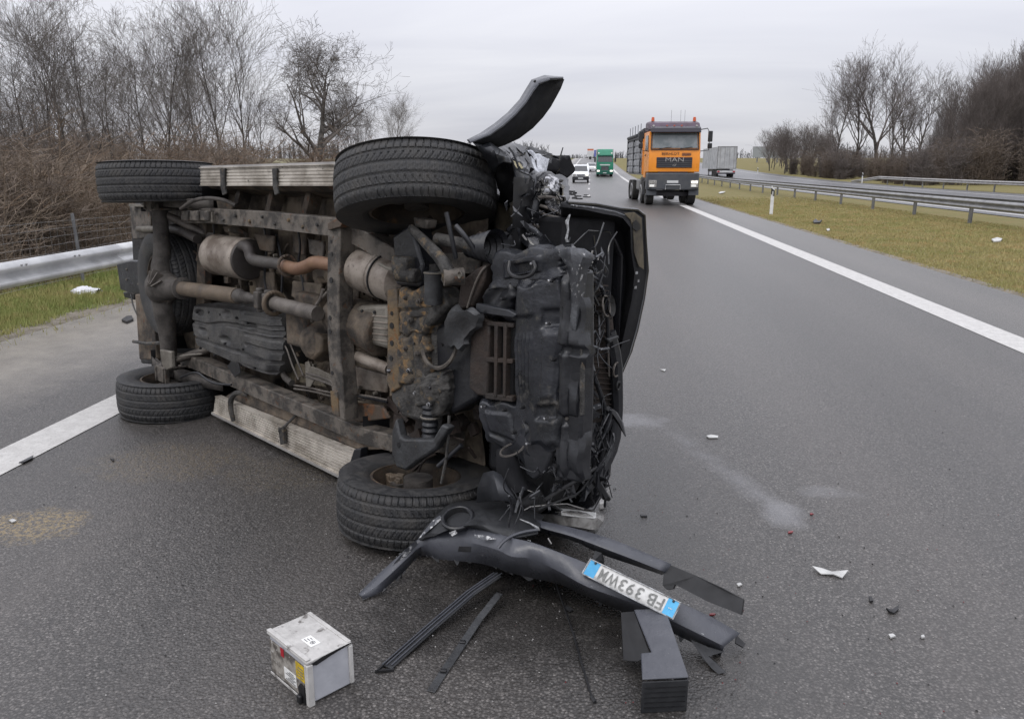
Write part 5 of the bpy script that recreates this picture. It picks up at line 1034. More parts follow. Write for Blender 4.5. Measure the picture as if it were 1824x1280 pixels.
pipe('tow_loop', 'black_deep', [(908, 465, -.05), (905, 485, -.07), (920, 496, -.07), (945, 492, -.07), (955, 478, -.06), (950, 466, -.05)], .008, n=8)
# -- front end: beam, radiator, torn metal, hoses
relief('beam_skin', 'black_plastic', [(998, 480, -.02), (1037, 484, -.02), (1030, 858, -.02), (988, 848, -.02)], 120, 14, lambda s, t: .016 * (1 - sst(.05, .16, abs(s - .35))) + .010 * math.sin(t * 23) * (1 if s > .5 else .3) - .02 * (1 - sst(.01, .03, abs(t - .37))) - .018 * (1 - sst(.01, .03, abs(t - .71))) + .006 * math.sin(t * 6.5), amp=.004, skirt=.04)
fr = plate('bumper_beam', 'black_plastic', [(1000, 478), (1036, 482), (1037, 600), (1036, 740), (1030, 860), (992, 852), (998, 720), (1003, 600)], -.01, .08, bev=.012)
for y in (520, 560, 610, 690, 745, 800): P_('bolt', 'axle_grey', lambda b: b.lathe([(0, -.008), (.007, -.006), (.009, .0)], L(1010, y, -.011), (0, 0, 1), 8), fr)
plate('beam_edge', 'cross_grey', [(1033, 590), (1037, 590), (1036, 740), (1032, 740)], -.014, .02, fr, .002)
tg = P_('torn_bracket', 'torn_grey', lambda b: b.grid([[L(996, 446, -.02), L(1018, 441, -.05), L(1040, 443, -.04), L(1058, 455, .02)], [L(1000, 458, -.02), L(1018, 456, -.06), L(1038, 458, -.05), L(1056, 462, .0)],
    [L(1012, 476, .0), L(1022, 474, -.05), L(1032, 476, -.05), L(1046, 480, .0)], [L(1012, 510, .0), L(1020, 506, -.04), L(1028, 508, -.05), L(1042, 512, .01)], [L(1014, 545, .0), L(1021, 540, -.03), L(1028, 545, -.04), L(1038, 550, .01)],
    [L(1012, 575, .0), L(1019, 572, -.03), L(1026, 575, -.03), L(1032, 580, .01)], [L(1018, 604, .0), L(1021, 602, -.02), L(1024, 603, -.02), L(1027, 604, .0)]]), thick=.006, label='torn bare metal bracket standing out of the front end')
rd = fplate('radiator', 'brown_dark', [(1036, 486), (1066, 500), (1090, 540), (1098, 640), (1098, 745), (1036, 760)], -.70, .05, bev=.004)
for k in range(26):
    y0 = 505 + k * 9.2; fplate('fin', 'brown_dark', [(1038, y0), (1084 + min(12, k), y0 + 3), (1084 + min(12, k), y0 + 5), (1038, y0 + 2)], -.712, .012, rd, 0)
P_('radiator_frame', 'shaft_grey', lambda b: b.tube([F(1060, 485, -.73), F(1074, 520, -.73), F(1082, 580, -.73), F(1085, 670, -.73)], .005, 6, sm=1), rd)
fplate('headlamp_remnant', 'black_plastic', [(1036, 745), (1096, 720), (1104, 760), (1086, 830), (1040, 868)], -.68, .10, bev=.01)
fplate('bright_strip', 'torn_grey', [(1036, 733), (1080, 716), (1080, 723), (1037, 742)], -.73, .02, bev=.003)
fplate('bright_strip', 'paint_chip', [(1037, 742), (1056, 736), (1055, 744), (1037, 749)], -.745, .012, bev=.002, label='white broken lens strip in the crushed nose')
P_('lamp_rim', 'galv_bright', lambda b: b.tube([F(1036, 750, -.74), F(1037, 760, -.74), F(1048, 764, -.74)], .003, 5, sm=1))
fpipe('hose', 'black_plastic', [(1034, 596, -.76), (1050, 650, -.76), (1070, 700, -.76), (1080, 740, -.76), (1079, 790, -.76), (1066, 830, -.74)], .011)
fpipe('hose', 'black_plastic', [(1064, 490, -.75), (1078, 530, -.74), (1084, 590, -.74), (1082, 615, -.74)], .009)
fpipe('latch_cable', 'black_deep', [(970, 890, -.86), (1000, 870, -.84), (1040, 848, -.8), (1062, 832, -.78)], .008)
fpipe('latch_cable', 'black_deep', [(960, 906, -.86), (1010, 886, -.84), (1030, 880, -.8), (1058, 842, -.78)], .005)
fplate('horn', 'arm_grey', [(1083, 604), (1102, 597), (1104, 602), (1086, 612)], -.76, .03)
P_('horn', 'cross_grey', lambda b: b.lathe([(0, 0), (.02, .0), (.045, -.02), (.047, -.026)], F(1080, 545, -.74), (1, -.2, -.3), 20))
P_('horn', 'shaft_grey', lambda b: b.ring(F(1080, 545, -.765), (1, -.2, -.3), .044, .004, 20, 6))
P_('hose_ring', 'black_plastic', lambda b: b.ring(F(1052, 448, -.62), (1, .1, -.3), .075, .017, 26, 8, -1.2, 3.4))
for a_, r in (([(1060, 500, -.74), (1072, 512, -.76)], .006), ([(1056, 462, -.76), (1074, 450, -.78)], .005), ([(1040, 610, -.77), (1060, 590, -.77), (1068, 605, -.78)], .006), ([(1046, 612, -.77), (1070, 622, -.77), (1084, 620, -.76)], .006), ([(1052, 492, -.75), (1066, 497, -.75)], .007)):
    fpipe('bent_stay', 'torn_grey', a_, r, sm=0)
# outer nose strip, lower right curve
P_('nose_strip', 'black_plastic', lambda b: b.tube([F(1085, 590, -.70), F(1096, 640, -.72), F(1098, 690, -.72), F(1099, 740, -.72), F(1092, 790, -.72), F(1074, 830, -.72), F(1052, 860, -.73), F(1036, 880, -.75)], [.03, .034, .032, .03, .036, .034, .028, .02], 8, sm=1))
P_('lamp_ring', 'shaft_grey', lambda b: b.ring(F(1098, 658, -.745), (1, 0, -.2), .032, .005, 20, 6))
P_('cable_eye', 'black_deep', lambda b: b.ring(F(1101, 687, -.76), (1, 0, -.2), .018, .006, 16, 6))
P_('plastic_spike', 'black_deep', lambda b: b.tube([F(1080, 728, -.76), F(1095, 738, -.80), F(1106, 755, -.85), F(1114, 776, -.90)], [.018, .016, .012, .003], 6))
P_('plastic_spike', 'black_deep', lambda b: b.tube([F(1052, 846, -.78), F(1068, 866, -.80), F(1078, 884, -.82), F(1084, 888, -.82)], [.020, .018, .018, .012], 6))
P_('plastic_spike', 'black_deep', lambda b: b.tube([F(1050, 850, -.78), F(1066, 852, -.80), F(1082, 854, -.86)], [.020, .016, .003], 6))
P_('clip', 'galv_bright', lambda b: b.lathe([(0, -.01), (.013, -.008), (.015, 0)], F(1043, 848, -.80), (-1, 0, 0), 10))
# -- popped bonnet seen from the inner side
def hood(b):
    O = [(1000, 362), (1040, 363), (1075, 367), (1104, 372), (1132, 374), (1147, 383), (1149, 420), (1152, 480), (1146, 530), (1136, 580), (1124, 625), (1108, 662), (1094, 682)]
    I = [(1000, 369), (1040, 373), (1072, 380), (1096, 384), (1108, 388), (1122, 404), (1124, 440), (1130, 486), (1126, 530), (1116, 575), (1108, 612), (1100, 645), (1088, 668)]
    J = [(1000, 380), (1038, 386), (1070, 392), (1092, 398), (1104, 408), (1112, 424), (1114, 450), (1116, 490), (1112, 530), (1104, 570), (1098, 604), (1092, 636), (1080, 655)]
    K_ = [(995, 470), (1020, 472), (1040, 474), (1056, 478), (1064, 484), (1070, 492), (1072, 500), (1070, 515), (1066, 540), (1062, 565), (1058, 590), (1056, 610), (1050, 640)]
    b.grid([[F(x, y, -.66) for x, y in O], [F(x, y, -.70 + .006 * math.sin(i * 2.1)) for i, (x, y) in enumerate(I)], [F(x, y, -.62) for x, y in J], [F(x, y, -.56) for x, y in K_]])
hd = P_('bonnet', 'matte_black', hood, thick=.014, ang=.4)
P_('bonnet_edge', 'torn_grey', lambda b: b.tube([F(x, y, -.69) for x, y in ((1016, 366), (1060, 371), (1096, 378), (1112, 384), (1121, 396), (1124, 420))], .0045, 6), hd)
P_('bonnet_edge', 'black_paint', lambda b: b.tube([F(x, y, -.67) for x, y in ((1010, 361), (1060, 364), (1104, 372), (1134, 374), (1147, 384), (1149, 425), (1153, 482), (1146, 532), (1134, 588), (1122, 628), (1106, 664))], .009, 8), hd)
fplate('bonnet_flange', 'bare_bulkhead', [(1112, 380), (1130, 378), (1143, 388), (1146, 440), (1147, 480), (1138, 474), (1130, 450), (1128, 410), (1124, 392)], -.705, .004, hd, .001, 'scraped pale flange at the outer corner of the bonnet')
fplate('flange_hole', 'black_deep', [(1128, 396), (1134, 392), (1140, 400), (1141, 408), (1134, 412), (1127, 406)], -.709, .003, hd, 0)
for q in ((1134, 486, 4), (1137, 500, 3), (1132, 512, 4)): P_('scratch', 'paint_chip', lambda b: b.box(F(q[0], q[1], -.71), (.003, .012, q[2] * .004)), hd)
# -- fender, flare and crushed upper corner
def flare(b):
    A = [(832, 250), (856, 238), (881, 221), (905, 201), (926, 178), (938, 158), (947, 143), (970, 135), (1002, 138)]
    Bm = [(846, 252), (872, 240), (895, 224), (917, 204), (936, 182), (948, 163), (958, 150), (978, 141), (1003, 140)]
    Cc = [(866, 268), (898, 258), (924, 246), (948, 228), (966, 209), (980, 190), (990, 172), (998, 157), (1004, 141)]
    b.grid([[F(x, y, -.34) for x, y in Bm], [F((x + p) / 2, (y + q) / 2, -.30) for (x, y), (p, q) in zip(Bm, Cc)], [F(x, y, -.24) for x, y in Cc]])
fl = P_('wheel_arch_flare', 'matte_black', flare, thick=.008, ang=.35, label='long curved wheel arch flare sticking up against the sky')
P_('flare_lit_rim', 'bumper_slate', lambda b: b.grid([[F(x, y, -.28) for x, y in [(832, 250), (856, 238), (881, 221), (905, 201), (926, 178), (938, 158), (947, 143), (970, 135), (1002, 138)]], [F(x, y, -.345) for x, y in [(846, 252), (872, 240), (895, 224), (917, 204), (936, 182), (948, 163), (958, 150), (978, 141), (1003, 140)]]]), fl, thick=.006)  # lighter material paints the light falling on the flare's left band
P_('flare_edge', 'bumper_slate', lambda b: b.tube([F(x, y, -.345) for x, y in ((836, 253), (872, 240), (895, 224), (917, 204), (936, 182), (948, 163), (958, 150), (978, 141), (1002, 139))], .006, 6), fl)
for x, y in ((953, 145), (962, 148)): P_('hole', 'black_deep', lambda b: b.lathe([(0, -.002), (.006, -.002), (.006, .004)], F(x, y, -.345), (1, 0, 0), 8), fl)
fe_ = fgrid('fender', 'fender_paint', [[(838, 250, -.30), (866, 246, -.2), (892, 252, .0), (915, 256, .1), (940, 264, .2)], [(850, 262, -.34), (874, 260, -.34), (896, 268, -.3), (918, 266, -.1), (936, 272, .1)], [(866, 282, -.30), (884, 276, -.38), (900, 280, -.36), (914, 276, -.2), (926, 280, .0)], [(876, 310, -.25), (892, 296, -.36), (904, 292, -.36), (916, 288, -.3), (924, 290, -.2)]], label='crumpled front fender')
fgrid('inner_liner', 'black_deep', [[(872, 268, -.2), (900, 275, -.3), (918, 290, -.34), (924, 300, -.34)], [(880, 300, -.2), (900, 305, -.25), (915, 310, -.32), (922, 318, -.34)], [(890, 340, -.2), (902, 340, -.25), (914, 335, -.3), (922, 340, -.32)], [(888, 360, -.1), (900, 362, -.2), (912, 358, -.25), (920, 356, -.28)]])
fgrid('inner_wing', 'bare_bulkhead', [[(888, 352, -.05), (905, 350, -.12), (922, 352, -.22)], [(884, 390, -.05), (906, 388, -.14), (928, 385, -.25)], [(882, 420, -.05), (908, 418, -.14), (932, 414, -.27)], [(890, 442, -.1), (912, 442, -.2), (938, 440, -.30)]], label='dirty beige inner wing panel')
fgrid('wing_side', 'fender_paint', [[(920, 300, -.35), (938, 302, -.38), (955, 318, -.40)], [(922, 330, -.36), (940, 336, -.42), (958, 345, -.44)], [(928, 370, -.38), (945, 375, -.45), (960, 385, -.47)], [(932, 400, -.40), (948, 405, -.46), (962, 415, -.48)], [(938, 440, -.42), (952, 442, -.48), (966, 446, -.5)]], fe_)
P_('torn_edge', 'paint_chip', lambda b: b.tube([F(x, y, -.475) for x, y in ((927, 322), (921, 338), (925, 352), (926, 370), (929, 385), (931, 398), (936, 412))], [.004, .008, .006, .005, .009, .01, .004], 5), fe_)
P_('torn_edge', 'torn_grey', lambda b: b.tube([F(x, y, -.475) for x, y in ((906, 262), (914, 272), (921, 290), (926, 305), (944, 312), (952, 325))], .005, 5), fe_)
# windscreen corner, A pillar and shattered glass behind
fgrid('windscreen', 'glass_shattered', [[(938, 266, .30), (955, 272, .35), (975, 282, .42), (990, 296, .5)], [(938, 274, .30), (950, 288, .32), (965, 300, .35), (985, 304, .45)], [(944, 290, .28), (952, 305, .28), (962, 312, .3), (975, 312, .4)]], thick=.01, label='white shattered windscreen behind the crushed fender')
fgrid('cowl', 'torn_grey', [[(916, 268, .0), (938, 268, .2), (946, 280, .25)], [(922, 285, -.1), (940, 290, .15), (950, 304, .2)], [(938, 304, -.2), (950, 312, .0), (962, 322, .1)]], thick=.008)
fgrid('pillar', 'fender_paint', [[(938, 260, .45), (965, 266, .6), (1000, 282, .9), (1004, 296, 1.0)], [(940, 268, .44), (968, 278, .58), (992, 292, .85), (1002, 302, .95)]], thick=.01)
P_('mirror_housing', 'matte_black', lambda b: b.prism(FP([(993, 300), (997, 284), (1004, 276), (1010, 280), (1016, 275), (1021, 290), (1027, 300), (1024, 308), (1012, 318), (1000, 314), (992, 306)], .0), (.08, 0, 0)), bev=.012, label='broken black door mirror housing')
P_('mirror_arm', 'black_deep', lambda b: b.tube([F(1006, 306, .04), F(990, 314, .05), F(976, 318, .06), (F(970, 322, .06))], [.03, .03, .022, .01], 8))
fgrid('wing_post', 'fender_paint', [[(984, 314, -.1), (1000, 314, -.12), (1012, 320, -.15)], [(990, 350, -.3), (1003, 350, -.35), (1014, 352, -.4)], [(996, 390, -.5), (1006, 392, -.55), (1016, 396, -.6)], [(1000, 440, -.62), (1008, 440, -.66), (1018, 442, -.70)]])
P_('post_edge', 'paint_chip', lambda b: b.tube([F(x, y, -.70) for x, y in ((1015, 382), (1010, 395), (1012, 410), (1009, 425), (1014, 440))], [.003, .008, .004, .006, .008], 5))
P_('lamp_bowl', 'chrome_bits', lambda b: b.lathe([(.02, .04), (.055, .03), (.075, .0), (.078, -.01)], F(984, 342, -.46), (-1, .1, .3), 22), label='broken chrome headlamp bowl')
P_('lamp_housing', 'black_plastic', lambda b: (b.lathe([(.08, 0), (.10, .02), (.09, .08), (.03, .1)], F(984, 345, -.44), (1, 0, -.2), 20), b.box(F(972, 372, -.42), (.1, .12, .08))), bev=.01)
def chrome(b):
    q = random.Random(5)
    for _ in range(34):
        c = F(q.uniform(956, 1004), q.uniform(322, 392), q.uniform(-.54, -.46)); b.box(c, (q.uniform(.006, .03), q.uniform(.004, .02), q.uniform(.01, .05)), Matrix.Rotation(q.random() * 3, 3, 'X'))
P_('lamp_fragments', 'chrome_bits', chrome)['kind'] = 'stuff'
for a_ in ([(958, 352, -.5), (975, 350, -.52), (1000, 356, -.52)], [(962, 366, -.5), (980, 372, -.54), (998, 382, -.52)], [(960, 376, -.5), (972, 384, -.54), (994, 388, -.54)], [(950, 400, -.5), (970, 410, -.52), (980, 430, -.5)]): fpipe('wire_loom', 'shaft_grey', a_, .007, sm=1)
fplate('front_panel', 'black_deep', [(952, 385), (1002, 385), (1010, 440), (958, 445)], -.48, .1)
fpipe('bent_stay', 'torn_grey', [(932, 400, -.5), (950, 408, -.52), (962, 420, -.54), (975, 436, -.5)], .012)
fpipe('bent_stay', 'galv_bright', [(930, 418, -.5), (944, 436, -.52), (962, 424, -.54)], .005, sm=0)
P_('inner_structure', 'matte_black', lambda b: (b.box((-.58, .1, .42), (.16, 1.05, .36)),), bev=.02)
P_('lower_nose', 'black_deep', lambda b: (b.box((-.56, -.50, .30), (.26, .22, .28), Matrix.Rotation(.3, 3, 'Z')), b.box((-.52, -.60, .14), (.28, .14, .2), Matrix.Rotation(-.25, 3, 'X'))), bev=.04)
def noseclutter(b):
    q = random.Random(17)
    for _ in range(95):
        c = Vector(F(q.uniform(985, 1082), q.uniform(750, 878), q.uniform(-.84, -.66)))
        if q.random() < .5: b.prism([c, c + Vector((0, q.uniform(-.07, .07), q.uniform(.0, .06))), c + Vector((q.uniform(-.03, .03), q.uniform(.01, .08), q.uniform(-.05, .05)))], (q.uniform(.004, .012), 0, 0))
        else: d_ = Vector((q.uniform(-.05, .05), q.uniform(-.11, .11), q.uniform(-.08, .08))); b.tube([c, c + d_ * .5 + Vector((0, .02, .01)), c + d_], q.uniform(.003, .010), 6, sm=1)
P_('nose_fragments', 'black_plastic', noseclutter)['kind'] = 'stuff'
def wires(b):
    q = random.Random(41)
    for (x0, x1, y0, y1, u0, u1, n_) in ((1036, 1090, 440, 640, -.80, -.72, 34), (1030, 1092, 620, 860, -.82, -.74, 34), (915, 995, 330, 440, -.60, -.48, 12), (900, 1050, 830, 905, -.9, -.75, 22)):
        for _ in range(n_):
            c = Vector(F(q.uniform(x0, x1), q.uniform(y0, y1), q.uniform(u0, u1))); d_ = Vector((q.uniform(-.04, .04), q.uniform(-.16, .16), q.uniform(-.10, .10)))
            b.tube([c, c + d_ * .4 + Vector((q.uniform(-.03, .03), q.uniform(-.03, .03), q.uniform(-.04, .04))), c + d_], q.choice((.0018, .0025, .0035, .006)) if x0 > 1000 or y0 > 800 else .0025, 5, sm=2)
P_('torn_wires', 'gloss_black', wires)['kind'] = 'stuff'
def tatters(b):
    q = random.Random(43)
    for (x0, x1, y0, y1, u0, u1, n_) in ((1000, 1088, 440, 560, -.80, -.70, 26), (905, 960, 300, 440, -.56, -.48, 22), (985, 1060, 800, 880, -.86, -.74, 26), (880, 1000, 255, 320, -.42, -.30, 20)):
        for _ in range(n_):
            c = Vector(F(q.uniform(x0, x1), q.uniform(y0, y1), q.uniform(u0, u1))); v = [Vector((q.uniform(-.02, .02), q.uniform(-.035, .035), q.uniform(-.03, .03))) for _ in range(4)]
            b.add([c + v[0], c + v[1], c + v[0] + v[2] + Vector((.01, 0, 0)), c + v[3]], [(0, 1, 2), (1, 3, 2)])
P_('tatters', 'gloss_black', tatters)['kind'] = 'stuff'
def nosebright(b):
    q = random.Random(23)
    for _ in range(26):
        c = Vector(F(q.uniform(1000, 1086), q.uniform(480, 870), q.uniform(-.80, -.72))); b.box(c, (.004, q.uniform(.004, .022), q.uniform(.003, .012)), Matrix.Rotation(q.random() * 3, 3, 'X'))
P_('bright_chips', 'torn_grey', nosebright)['kind'] = 'stuff'
# black funnel shaped ducts resting against the lower wheel
P_('air_duct', 'matte_black', lambda b: b.lathe([(.085, 0), (.08, .04), (.07, .12), (.065, .2)], G(905, 868, .17), (0, 0, 1), 24) if False else b.tube([L(905, 800, .02), L(906, 830, .0), L(912, 860, -.02), L(922, 884, -.03)], [.050, .056, .056, .058], 18, sm=1))
P_('air_duct', 'fender_paint', lambda b: b.grid([[L(862, 842, -.10), L(880, 838, -.13), L(893, 846, -.12)], [L(852, 868, -.12), L(884, 862, -.16), L(905, 868, -.13)], [L(850, 895, -.12), L(892, 890, -.16), L(925, 897, -.13)]]), thick=.008)
P_('duct_rim', 'axle_grey', lambda b: b.ring(L(912, 800, -.08), (.2, 1, -.4), .05, .005, 20, 5, 0, 4.5))
# ================================================================ torn-off bumper on the road
BM = empty('torn_bumper', G(900, 1000), 'dark grey torn off front bumper with a number plate lying upside down before the wreck', 'bumper')
def Gp(name, m, fn, parent, bev=0, thick=0, ang=.5, label=None):
    b = MB(); fn(b); o = b.build(name, m, parent, bev=bev, thick=thick, ang=ang)
    if label: o['label'] = label
    return o
def rails(rs, sub=3):
    rows = []
    for r in rs:
        P = [Vector(G(*q)) for q in r]; Q = []
        for i in range(len(P) - 1):
            p0, p1, p2, p3 = P[max(i - 1, 0)], P[i], P[i + 1], P[min(i + 2, len(P) - 1)]
            for k in range(sub):
                t_ = k / sub; Q.append(.5 * ((2 * p1) + (p2 - p0) * t_ + (2 * p0 - 5 * p1 + 4 * p2 - p3) * t_ ** 2 + (3 * p1 - p0 - 3 * p2 + p3) * t_ ** 3))
        Q.append(P[-1]); rows.append(Q)
    return rows
# main shell from the left tip, over the body, to the right end
top = [(639, 1058, .02), (662, 1034, .05), (690, 1008, .09), (715, 985, .13), (745, 960, .18), (785, 940, .23), (835, 936, .27), (888, 950, .29), (915, 958, .30), (949, 966, .30), (1000, 985, .29), (1041, 1001, .27), (1120, 1036, .23), (1212, 1073, .17), (1270, 1100, .12), (1318, 1128, .07)]
mid = [(643, 1062, .015), (668, 1046, .035), (697, 1020, .07), (724, 994, .11), (750, 972, .15), (790, 964, .19), (838, 966, .22), (886, 978, .24), (912, 990, .24), (949, 994, .24), (1000, 1018, .22), (1048, 1044, .20), (1130, 1073, .15), (1195, 1103, .11), (1250, 1130, .08), (1290, 1150, .05)]
low = [(648, 1066, .005), (674, 1056, .015), (700, 1034, .03), (724, 1012, .06), (748, 988, .09), (790, 996, .12), (838, 1000, .14), (880, 1007, .15), (905, 1017, .15), (949, 1028, .14), (1000, 1040, .13), (1050, 1062, .11), (1097, 1082, .08), (1195, 1124, .05), (1245, 1148, .02), (1284, 1166, .0)]
MAIN = rails([top, mid, low])
sh = Gp('bumper_shell', 'bumper_slate', lambda b: b.grid(MAIN), BM, thick=.007)
# fog lamp corner panel above the fold
Gp('corner_panel', 'bumper_black', lambda b: b.grid(rails([[(745, 960, .182), (762, 935, .22), (785, 912, .25), (806, 897, .27), (850, 892, .28), (905, 896, .28), (940, 906, .28), (968, 920, .28)],
    [(752, 962, .185), (775, 942, .23), (798, 926, .27), (822, 912, .29), (860, 908, .30), (900, 912, .31), (930, 920, .31), (962, 934, .30)],
    [(770, 955, .20), (790, 946, .25), (815, 938, .275), (840, 935, .29), (870, 936, .30), (900, 938, .30), (930, 944, .30), (958, 948, .30)],
    [(785, 943, .23), (800, 940, .25), (835, 938, .27), (860, 943, .28), (888, 951, .29), (915, 957, .295), (935, 955, .295), (958, 950, .30)]])), BM, thick=.007)
Gp('fog_lamp_rim', 'black_plastic', lambda b: b.ring(G(815, 922, .29), (-.1, -.35, 1), .060, .010, 26, 8), BM)
Gp('fog_lamp_hole', 'black_deep', lambda b: b.lathe([(.055, .006), (.05, -.02), (.0, -.02)], G(815, 922, .292), (-.1, -.35, 1), 24), BM)
Gp('slot', 'black_deep', lambda b: b.prism([G(818, 973, .222), G(840, 974, .226), (G(838, 983, .205)), G(816, 982, .20)], (0, -.004, .004)), BM)
for pts_, mm in (([(800, 949, .262), (806, 955, .25), (815, 950, .262), (812, 944, .275)], 1), ([(845, 952, .272), (870, 955, .272), (884, 960, .27), (862, 962, .262), (846, 958, .262)], 1), ([(700, 1006, .092), (722, 980, .142), (742, 962, .182), (744, 970, .16), (726, 990, .115), (706, 1012, .07)], 1), ([(744, 962, .19), (770, 928, .24), (784, 918, .26), (788, 924, .26), (770, 940, .23)], 1)):
    Gp('scuff', 'bumper_scuff', lambda b: b.prism([tuple(Vector(G(*q)) + Vector((0, -.004, .003))) for q in pts_], (0, -.001, .0015)), sh, label='white scraped patch')
Gp('crack_edge', 'paint_chip', lambda b: b.tube([G(926, 924, .315), G(945, 932, .315), G(958, 940, .31), (G(961, 944, .31))], [.002, .004, .006, .003], 5), BM)
Gp('crack_edge', 'galv_bright', lambda b: b.tube([G(x, y, .30) for x, y in ((934, 908), (945, 902), (985, 898), (1010, 897), (1030, 903), (1040, 906))], .003, 5), BM)
Gp('cut_rim', 'bumper_slate', lambda b: b.tube([G(888, 975, .27), G(895, 965, .29), G(908, 955, .305), G(930, 947, .312), G(958, 943, .315)], .007, 6, sm=1), BM)
# upper bar
ub = Gp('upper_bar', 'bumper_slate', lambda b: b.grid(rails([[(952, 926, .30), (972, 929, .31), (1020, 940, .31), (1084, 958, .30), (1140, 980, .27), (1196, 1004, .24)], [(956, 936, .30), (976, 942, .29), (1022, 955, .29), (1078, 976, .27), (1136, 998, .24), (1186, 1018, .21)], [(960, 944, .27), (980, 950, .25), (1024, 962, .25), (1068, 984, .23), (1130, 1005, .20), (1180, 1022, .17)]])), BM, thick=.007)
Gp('bar_end', 'black_deep', lambda b: b.prism([G(*q) for q in ((1189, 1004, .23), (1240, 1025, .19), (1285, 1046, .16), (1324, 1067, .12), (1320, 1094, .09), (1261, 1071, .12), (1202, 1040, .16), (1198, 1048, .15), (1188, 1050, .15), (1180, 1042, .17), (1182, 1022, .2))], (.01, .02, -.012)), ub, label='black inner end of the broken upper bar')
Gp('strut', 'bumper_black', lambda b: b.prism([G(*q) for q in ((1060, 980, .25), (1072, 984, .25), (1072, 998, .22), (1054, 1002, .22))], (.01, .01, -.03)), ub)
Gp('clip', 'galv_bright', lambda b: b.tube([G(976, 958, .29), G(982, 968, .27)], .003, 5), BM)
# ragged right end and drooping lip
Gp('ragged_end', 'bumper_black', lambda b: b.prism([G(*q) for q in ((1230, 1138, .05), (1262, 1152, .04), (1290, 1160, .03), (1262, 1168, .02), (1292, 1196, .01), (1280, 1200, .0), (1268, 1190, .01), (1252, 1172, .02))], (.002, .01, -.004)), BM)
Gp('ragged_end', 'black_deep', lambda b: b.prism([G(*q) for q in ((1312, 1130, .06), (1328, 1146, .03), (1324, 1152, .03), (1310, 1144, .05))], (.0, .01, -.01)), BM)
Gp('torn_lip', 'arm_grey', lambda b: b.prism([G(*q) for q in ((890, 1012, .15), (925, 1020, .13), (956, 1024, .13), (948, 1032, .11), (941, 1034, .10), (928, 1024, .12), (900, 1017, .145))], (.0, -.004, .002)), BM)
Gp('inner_rib', 'black_deep', lambda b: b.grid(rails([[(780, 990, .12), (838, 998, .14), (905, 1015, .14), (1000, 1036, .12), (1097, 1078, .08), (1195, 1120, .045)], [(800, 960, .02), (860, 962, .02), (930, 970, .02), (1010, 1000, .02), (1100, 1045, .02), (1190, 1090, .02)]])), BM, thick=.006)
def tabs(b):
    q = random.Random(31)
    for i in range(26):
        k = q.randrange(len(MAIN[2]) - 1); p_ = MAIN[2][k].lerp(MAIN[2][k + 1], q.random()); s_ = q.uniform(.006, .022); d_ = Vector((q.uniform(-1, 1), q.uniform(-.6, .2), q.uniform(-.9, -.1))) * s_
        b.prism([p_ + Vector((-s_ * .7, 0, .004)), p_ + Vector((s_ * .7, 0, .004)), p_ + d_ + Vector((s_ * .3, 0, 0)), p_ + d_], (0, .003, .001))
Gp('broken_clips', 'bumper_black', tabs, BM)['kind'] = 'stuff'
def stress(b):
    q = random.Random(33)
    for i in range(60):
        r_ = MAIN[q.choice((0, 1, 1, 2))]; k = q.randrange(len(r_) - 1); p_ = r_[k].lerp(r_[k + 1], q.random()); d_ = (r_[k + 1] - r_[k]).normalized() * q.uniform(.003, .014)
        b.prism([p_ + Vector((0, 0, .0045)), p_ + d_ + Vector((0, q.uniform(-.002, .002), .0045)), p_ + d_ * .6 + Vector((0, .002, .0055))], (0, 0, .0008))
Gp('stress_marks', 'paint_chip', stress, BM)['kind'] = 'stuff'
# number plate, bolted to the shell upside down
pa, pb, pc, pd = [Vector(G(*q)) for q in ((1037, 1021, .245), (1199, 1102, .150), (1213, 1073, .190), (1052, 995, .292))]
def PW(s, t_, h=0):                 # s along from the W end, t_ across (0 near edge)
    p_ = (pa * (1 - s) + pb * s) * (1 - t_) + (pd * (1 - s) + pc * s) * t_; n_ = (pb - pa).cross(pd - pa).normalized()
    return p_ + n_ * (h + .006 + .006 * math.sin(s * math.pi) - (.004 * math.sin(s * 9)))
def pg(b, s0, s1, t0, t1, h, n=16):
    b.grid([[PW(s0 + (s1 - s0) * i / n, t, h) for t in np.linspace(t0, t1, 4)] for i in range(n + 1)])
np_ = Gp('number_plate', 'plate_face', lambda b: pg(b, 0, 1, 0, 1, 0), BM, thick=.003)
for s0, s1 in ((.012, .125), (.875, .988)): Gp('blue_band', 'plate_blue', lambda b: pg(b, s0, s1, .04, .96, .0025, 4), np_)
Gp('rim', 'paint_chip', lambda b: b.tube([PW(s, t, .003) for s, t in [(x, 0) for x in np.linspace(0, 1, 9)] + [(1, .5)] + [(x, 1) for x in np.linspace(1, 0, 9)] + [(0, .5), (0, 0)]], .0022, 5), np_)
for ch, s in (('F', .825), ('B', .735), ('3', .60), ('9', .505), ('3', .415), ('W', .305), ('M', .195)):
    text('character', ch, 1.0, 'plate_ink', np_, None, .0, warp=lambda p_: PW(s - p_.x * .135 * (.88 if ch in 'WM' else 1.25), .5 - p_.y * .98, .0045 + p_.z), bold=.012)
text('character', '**', 1.0, 'plate_face', np_, None, .0, warp=lambda p_: PW(.93 - p_.x * .05, .55 - p_.y * .3, .006), bold=.03)
for s in (.07, .93): Gp('screw', 'black_deep', lambda b: b.lathe([(0, .004), (.004, .003), (.005, 0)], PW(s, .9, .004), (pb - pa).cross(pd - pa), 8), np_)
